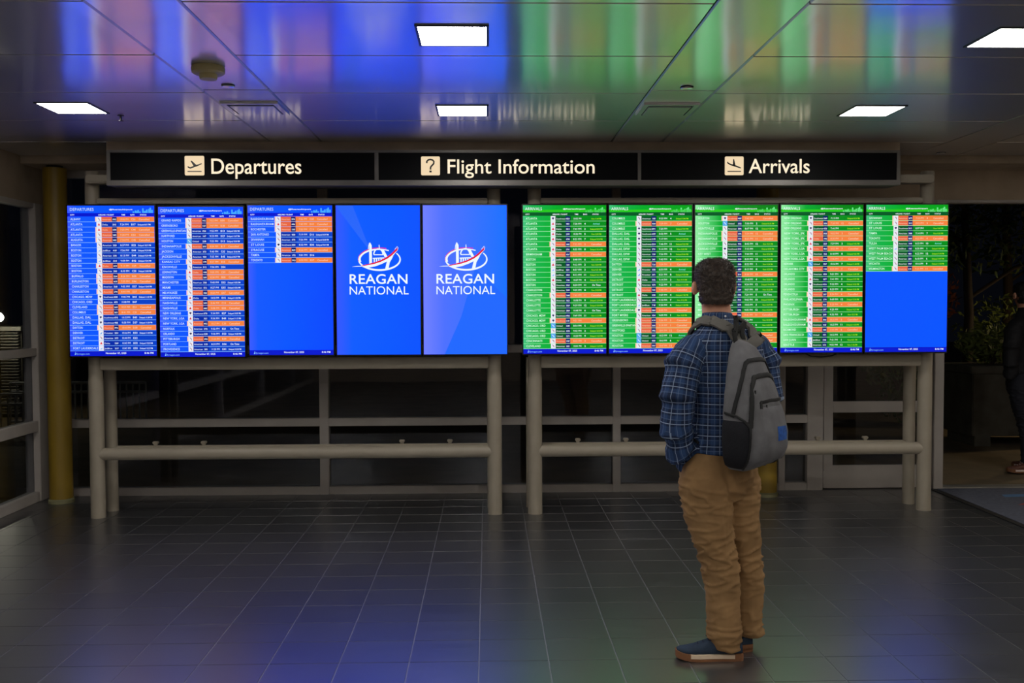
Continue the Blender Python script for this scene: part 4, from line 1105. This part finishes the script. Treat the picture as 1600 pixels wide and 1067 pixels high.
ribbon('zip', ZIP, path((-2.15, 1.10), (-1.95, 1.16), (-1.65, 1.235), (-1.35, 1.295), (-1.1, 1.325), (-.8, 1.335), (-.3, 1.338), (.3, 1.338), (.9, 1.333), (1.2, 1.30), (1.4, 1.2), (1.5, 1.1)), .018, .007, pack, off=.003, sub=2)
ribbon('zip', ZIP, path((-1.22, 1.06), (-1.12, 1.12), (-1.0, 1.18), (-.84, 1.235), (-.62, 1.266), (-.2, 1.272), (.4, 1.272), (.8, 1.262), (.95, 1.2), (1.0, 1.05)), .021, .008, pack, off=.004, sub=2)
ribbon('zip', ZIP, path((-.62, 1.135), (-.60, 1.162), (-.1, 1.166), (.3, 1.164), (.8, 1.168)), .014, .006, pack, off=.012, sub=2)
ribbon('piping', ZIP, path((-2.6, 1.115), (-1.9, 1.105), (-1.5, 1.088), (-1.22, 1.062)), .010, .006, pack, off=.006, sub=2)
ribbon('piping', ZIP, path((-1.22, 1.06), (-1.28, .98), (-1.38, .885)), .009, .005, pack, off=.006, sub=2)
for (ph, z) in ((-.8, 1.21), (-.3, 1.15)):
    p, nn = snap(PS(ph, z), .012); tube('zip_pull', ZIP, [p, p + Vector((0, 0, -.018)), p + Vector((0, 0, -.034)) + nn * .002], .0035, pack, 8)
o = patch('blue_tag', mat('blue woven patch', (28, 78, 150), 0.8, vary=0.35, scale=60), (.02, .52), 1.0, 1.055, .0, pack, 6, 6); o['label'] = 'blue woven patch'
for v in o.data.vertices:
    c, nn, _, _ = bvh.find_nearest(v.co); v.co = c + nn * .021
hb = Vector((pc.x, pc.y, 0)) + pb * .02
ribbon('haul_handle', ZIP, [hb + pw * -.028 + Vector((0, 0, 1.40)), hb + pw * -.024 - pb * .005 + Vector((0, 0, 1.44)), hb - pb * .01 + Vector((0, 0, 1.468)), hb + pw * .026 - pb * .005 + Vector((0, 0, 1.45)), hb + pw * .03 + Vector((0, 0, 1.395))], .026, .008, pack, None)
# shoulder straps over the shirt
tb = MB(); tb.loft(torso_rings(0), 28)
sbvh = BVHTree.FromPolygons([Vector(v) for v in tb.v], tb.f)
def strap(side):
    b0 = Vector((tc_.x, tc_.y, 0)); ls = 1.0 if side < 0 else .62; V = lambda l, b_, z: b0 + wd * (l * side * ls) + bd * b_ + Vector((0, 0, z))
    a0 = PS(.55 * side, 1.36); a1 = PS(.55 * side + 3.2 * side, 1.385)
    pts = [a0 * .4 + a1 * .6, V(.065, .13, 1.42), V(.09, .085, 1.462), V(.108, .03, 1.485), V(.115, -.03, 1.478), V(.122, -.10, 1.42), V(.12, -.14, 1.30), V(.125, -.14, 1.14)]
    P = []
    for i, p in enumerate(catmull(pts, 8)):
        c, nn, _, d = sbvh.find_nearest(p)
        if nn.dot(p - c) < 0 and d < .05: nn = nn
        P.append((c + nn * .013, nn) if i > 7 else (p.lerp(c + nn * .013, i / 8), nn))
    rings = []
    for i, (p, nn) in enumerate(P):
        t = (P[min(i + 1, len(P) - 1)][0] - P[max(i - 1, 0)][0]).normalized(); s_ = t.cross(nn).normalized(); nn = s_.cross(t)
        w_ = .027
        rings.append((p, s_ * w_, nn * .008, 4.0))
    mb = MB(); mb.loft(rings, 12); mb.obj('shoulder_strap', STRAPM, pack, True)
    W_ = [sbvh.find_nearest(V(*q)) for q in ((.125, -.14, 1.15), (.15, -.11, 1.06), (.175, -.05, 1.0), (.18, .02, .97))]
    tube('strap_webbing', ZIP, [c + nn * .012 for c, nn, _, _ in W_], .007, pack, 8)
strap(-1); strap(1)
tag(pack, 'grey canvas backpack with black zips and blue patch on the man\'s back', 'backpack')

# ================================================================== OUTSIDE
PAVE = mat('outdoor paving', (120, 104, 80), 0.8, vary=0.2, scale=3)
struct(box('outdoor_pavement', PAVE, -20, 26, YW + 0.06, 40, -0.12, -0.015))
# louvred building seen through the left window
LOUV = mat('louver metal', (150, 146, 134), 0.5); CONC = mat('outdoor concrete', (92, 88, 78), 0.85, vary=0.25)
b = empty('louvred_enclosure', (-8.2, 14, 0))
box('wall', CONC, -9.6, -6.74, 14.06, 15.5, -0.015, 1.24, b)
box('coping', LOUV, -9.65, -6.70, 13.95, 15.55, 1.24, 1.30, b)
for k in range(28):
    z = 0.05 + k * 0.043
    MB().add([(-9.55, 13.98, z), (-6.76, 13.98, z), (-6.76, 14.05, z + .024), (-9.55, 14.05, z + .024), (-9.55, 13.98, z - .008), (-6.76, 13.98, z - .008), (-6.76, 14.05, z + .016), (-9.55, 14.05, z + .016)],
             [(0, 1, 2, 3), (4, 5, 6, 7), (0, 1, 5, 4), (1, 2, 6, 5), (2, 3, 7, 6), (3, 0, 4, 7)]).obj('louver', LOUV, b)
tag(b, 'low louvred metal enclosure seen through the far left window', 'enclosure')
lamp = empty('globe_lamp', (-6.80, 13.5, 0))
MB().ell((-6.80, 13.5, 1.44), .08, .08, .07).obj('globe', emit('lamp globe', (255, 245, 215), 60.0), lamp, True)
tube('pole', BLACK, [(-6.80, 13.5, -0.015), (-6.80, 13.5, 1.34)], .03, lamp, 10)
tag(lamp, 'glowing round lamp standing before the louvred enclosure', 'lamp')
def railing(x0, x1, y, z0, z1, label, n):
    t = empty('railing', ((x0 + x1) / 2, y, z0))
    WR = mat('pale railing paint', (190, 190, 185), 0.5)
    for z in (z1, z1 - .12, z0 + .06): tube('rail', WR, [(x0, y, z), (x1, y, z)], .018, t, 8)
    for k in range(n):
        x = x0 + (x1 - x0) * k / (n - 1); tube('baluster', WR, [(x, y, z0), (x, y, z1)], .011, t, 6)
    tag(t, label, 'railing')
railing(-6.4, -4.6, 13.0, -0.015, 0.56, 'pale metal railing outside, between the yellow column and the stand post', 22)
railing(-7.2, -5.76, 12.0, -0.015, 0.5, 'pale metal railing outside the far left window', 17)

LEAF = [mat('leaf olive', (104, 116, 52), 0.6, vary=0.35, scale=4), mat('leaf rust', (128, 72, 48), 0.6, vary=0.35, scale=4), mat('leaf green', (74, 96, 48), 0.6, vary=0.35, scale=4)]
BARK = mat('bark', (52, 42, 34), 0.9, vary=0.3)
def leaves(mb, c, rad, n, size, rnd):
    for _ in range(n):
        while True:
            p = Vector((rnd.uniform(-1, 1), rnd.uniform(-1, 1), rnd.uniform(-1, 1)))
            if .25 < p.length < 1: break
        p = Vector((c[0] + p.x * rad[0], c[1] + p.y * rad[1], c[2] + p.z * rad[2]))
        a = Vector((rnd.uniform(-1, 1), rnd.uniform(-1, 1), rnd.uniform(-1, 1))).normalized(); b_ = a.orthogonal().normalized(); s_ = size * rnd.uniform(.6, 1.3)
        mb.add([p - a * s_, p + b_ * s_ * .42 , p + a * s_, p - b_ * s_ * .42], [(0, 1, 2, 3)])
def shrub(x, y, z0, rad, n, size, mi, label, group=None):
    t = empty('shrub', (x, y, z0)); rnd = random.Random(int(x * 100 + y * 7)); mb = MB()
    leaves(mb, (x, y, z0 + rad[2] * 1.05), rad, n, size, rnd); o = flat_obj(mb, 'foliage', [LEAF[mi]], t); o['kind'] = 'stuff'
    for k in range(4):
        a = k * 1.6; tube('stem', BARK, [(x, y, z0), (x + rad[0] * .3 * math.cos(a), y + rad[1] * .3 * math.sin(a), z0 + rad[2])], .012, t, 6)
    tag(t, label, 'shrub', group)
pl = empty('planter', (5.9, 10.75, 0))
box('box_body', CONC, 5.38, 6.6, 10.5, 11.2, 0.1, 0.80, pl, 0.01); box('rim', CONC, 5.34, 6.64, 10.46, 11.24, 0.80, 0.88, pl, 0.01)
for x in (5.42, 6.35): box('foot', CONC, x, x + .18, 10.52, 11.15, -0.015, 0.1, pl)
tag(pl, 'concrete planter box outside the open doorway', 'planter')
shrub(5.78, 10.85, .87, (.40, .28, .22), 700, .045, 0, 'leafy shrub growing in the concrete planter')
shrub(6.42, 10.85, .87, (.20, .2, .15), 350, .045, 1, 'rusty shrub at the right end of the concrete planter')
shrub(5.55, 12.3, -.015, (.5, .4, .33), 700, .05, 2, 'low dark green shrub on the ground left of the planter')
shrub(5.9, 13.6, .25, (.6, .5, .55), 800, .06, 0, 'pale leafy shrub behind the tree trunk outside')
shrub(5.1, 11.8, .5, (.5, .4, .38), 600, .05, 2, 'shrub seen through the glass of the closed door')
shrub(7.2, 13.2, .5, (.7, .5, .6), 800, .06, 0, 'shrub behind the concrete planter')
shrub(6.9, 15.5, 1.1, (.8, .6, .6), 700, .07, 1, 'tall rust coloured shrub in the distance outside the doorway')
shrub(8.6, 13.0, -.015, (.8, .5, .5), 900, .06, 2, 'low green shrub behind the added lamp post')
shrub(10.2, 13.4, -.015, (.9, .6, .6), 900, .06, 0, 'wide olive shrub furthest right beyond the added lamp post')
def tree(x, y, h, r, label, mi, cz):
    t = empty('tree', (x, y, 0)); rnd = random.Random(int(x * 31 + y)); mb = MB().tube([(x, y, -.05), (x + .04, y, h * .4), (x - .03, y, h * .75), (x + .05, y, h)], [r, r * .8, r * .6, r * .3], 12)
    tr = mb.obj('trunk', BARK, t, True)
    for k in range(5):
        a = k * 1.3; z = h * (.45 + .1 * k); tube('branch', BARK, [(x, y, z), (x + .6 * math.cos(a), y + .6 * math.sin(a), z + .4), (x + 1.1 * math.cos(a), y + 1.1 * math.sin(a), z + .6)], .025, t, 8)
    mb = MB(); leaves(mb, (x, y, cz), (1.7, 1.4, 1.1), 1500, .075, rnd); o = flat_obj(mb, 'crown', [LEAF[mi]], t); o['kind'] = 'stuff'
    tag(t, label, 'tree')
tree(6.1, 12.1, 3.6, .07, 'slim dark tree outside, standing just right of the rightmost screen', 2, 3.0)
tree(8.2, 15.0, 4.2, .09, 'second dark tree further off outside the doorway', 0, 3.1)
# added lamp, unseen outside the frame, put in to light the shrubs
gl = empty('added_lamp', (8.4, 11.0, 0))
tube('pole', BLACK, [(8.4, 11.0, -0.015), (8.4, 11.0, 1.5)], .04, gl, 12)
MB().tube([(8.4, 11, 1.66), (8.4, 11, 1.50)], [.04, .34], 20).obj('hood', BLACK, gl, True)  # wide hood keeps the added light off the tree crowns
MB().ell((8.4, 11, 1.43), .09, .09, .09).obj('bulb', emit('added lamp bulb', (255, 225, 170), 200), gl, True)
tag(gl, 'black lamp post added out of view to light the shrubs outside', 'lamp')

# ---- passer-by outside at the right edge
OUT = {'shirt': mat('black jacket', (20, 20, 24), 0.8), 'trousers': mat('dark denim', (30, 32, 42), 0.85), 'hair': mat('black hair', (16, 14, 13), 0.6), 'hair_strands': MATS['dark brown hair'],
       'shoe': mat('brown leather shoe', (110, 70, 58), 0.5), 'midsole_stripe': mat('white sole', (220, 205, 200), 0.6), 'lace': mat('white lace', (225, 205, 205), 0.7)}
shift = Vector((4.83 + 0.30, 8.78, 0)) - Vector((H(1152, 1030).x, MY + LDY, 0))
def clone(o, parent=None):
    c = o.copy(); COL.objects.link(c)
    if parent is None: c.matrix_basis = Matrix.Translation(shift) @ o.matrix_basis
    else: c.parent = parent
    k = o.name.split('.')[0]
    if k in OUT:
        c.data = o.data.copy(); c.data.materials.clear(); c.data.materials.append(OUT[k])
    for ch in list(o.children):
        if ch.name.split('.')[0] in ('hair_strands', 'collar_button'): continue
        clone(ch, c)
    return c
p2 = clone(person); p2.name = 'person'
tag(p2, 'dark-clothed passer-by outside, cut off by the right edge of the doorway view', 'person')
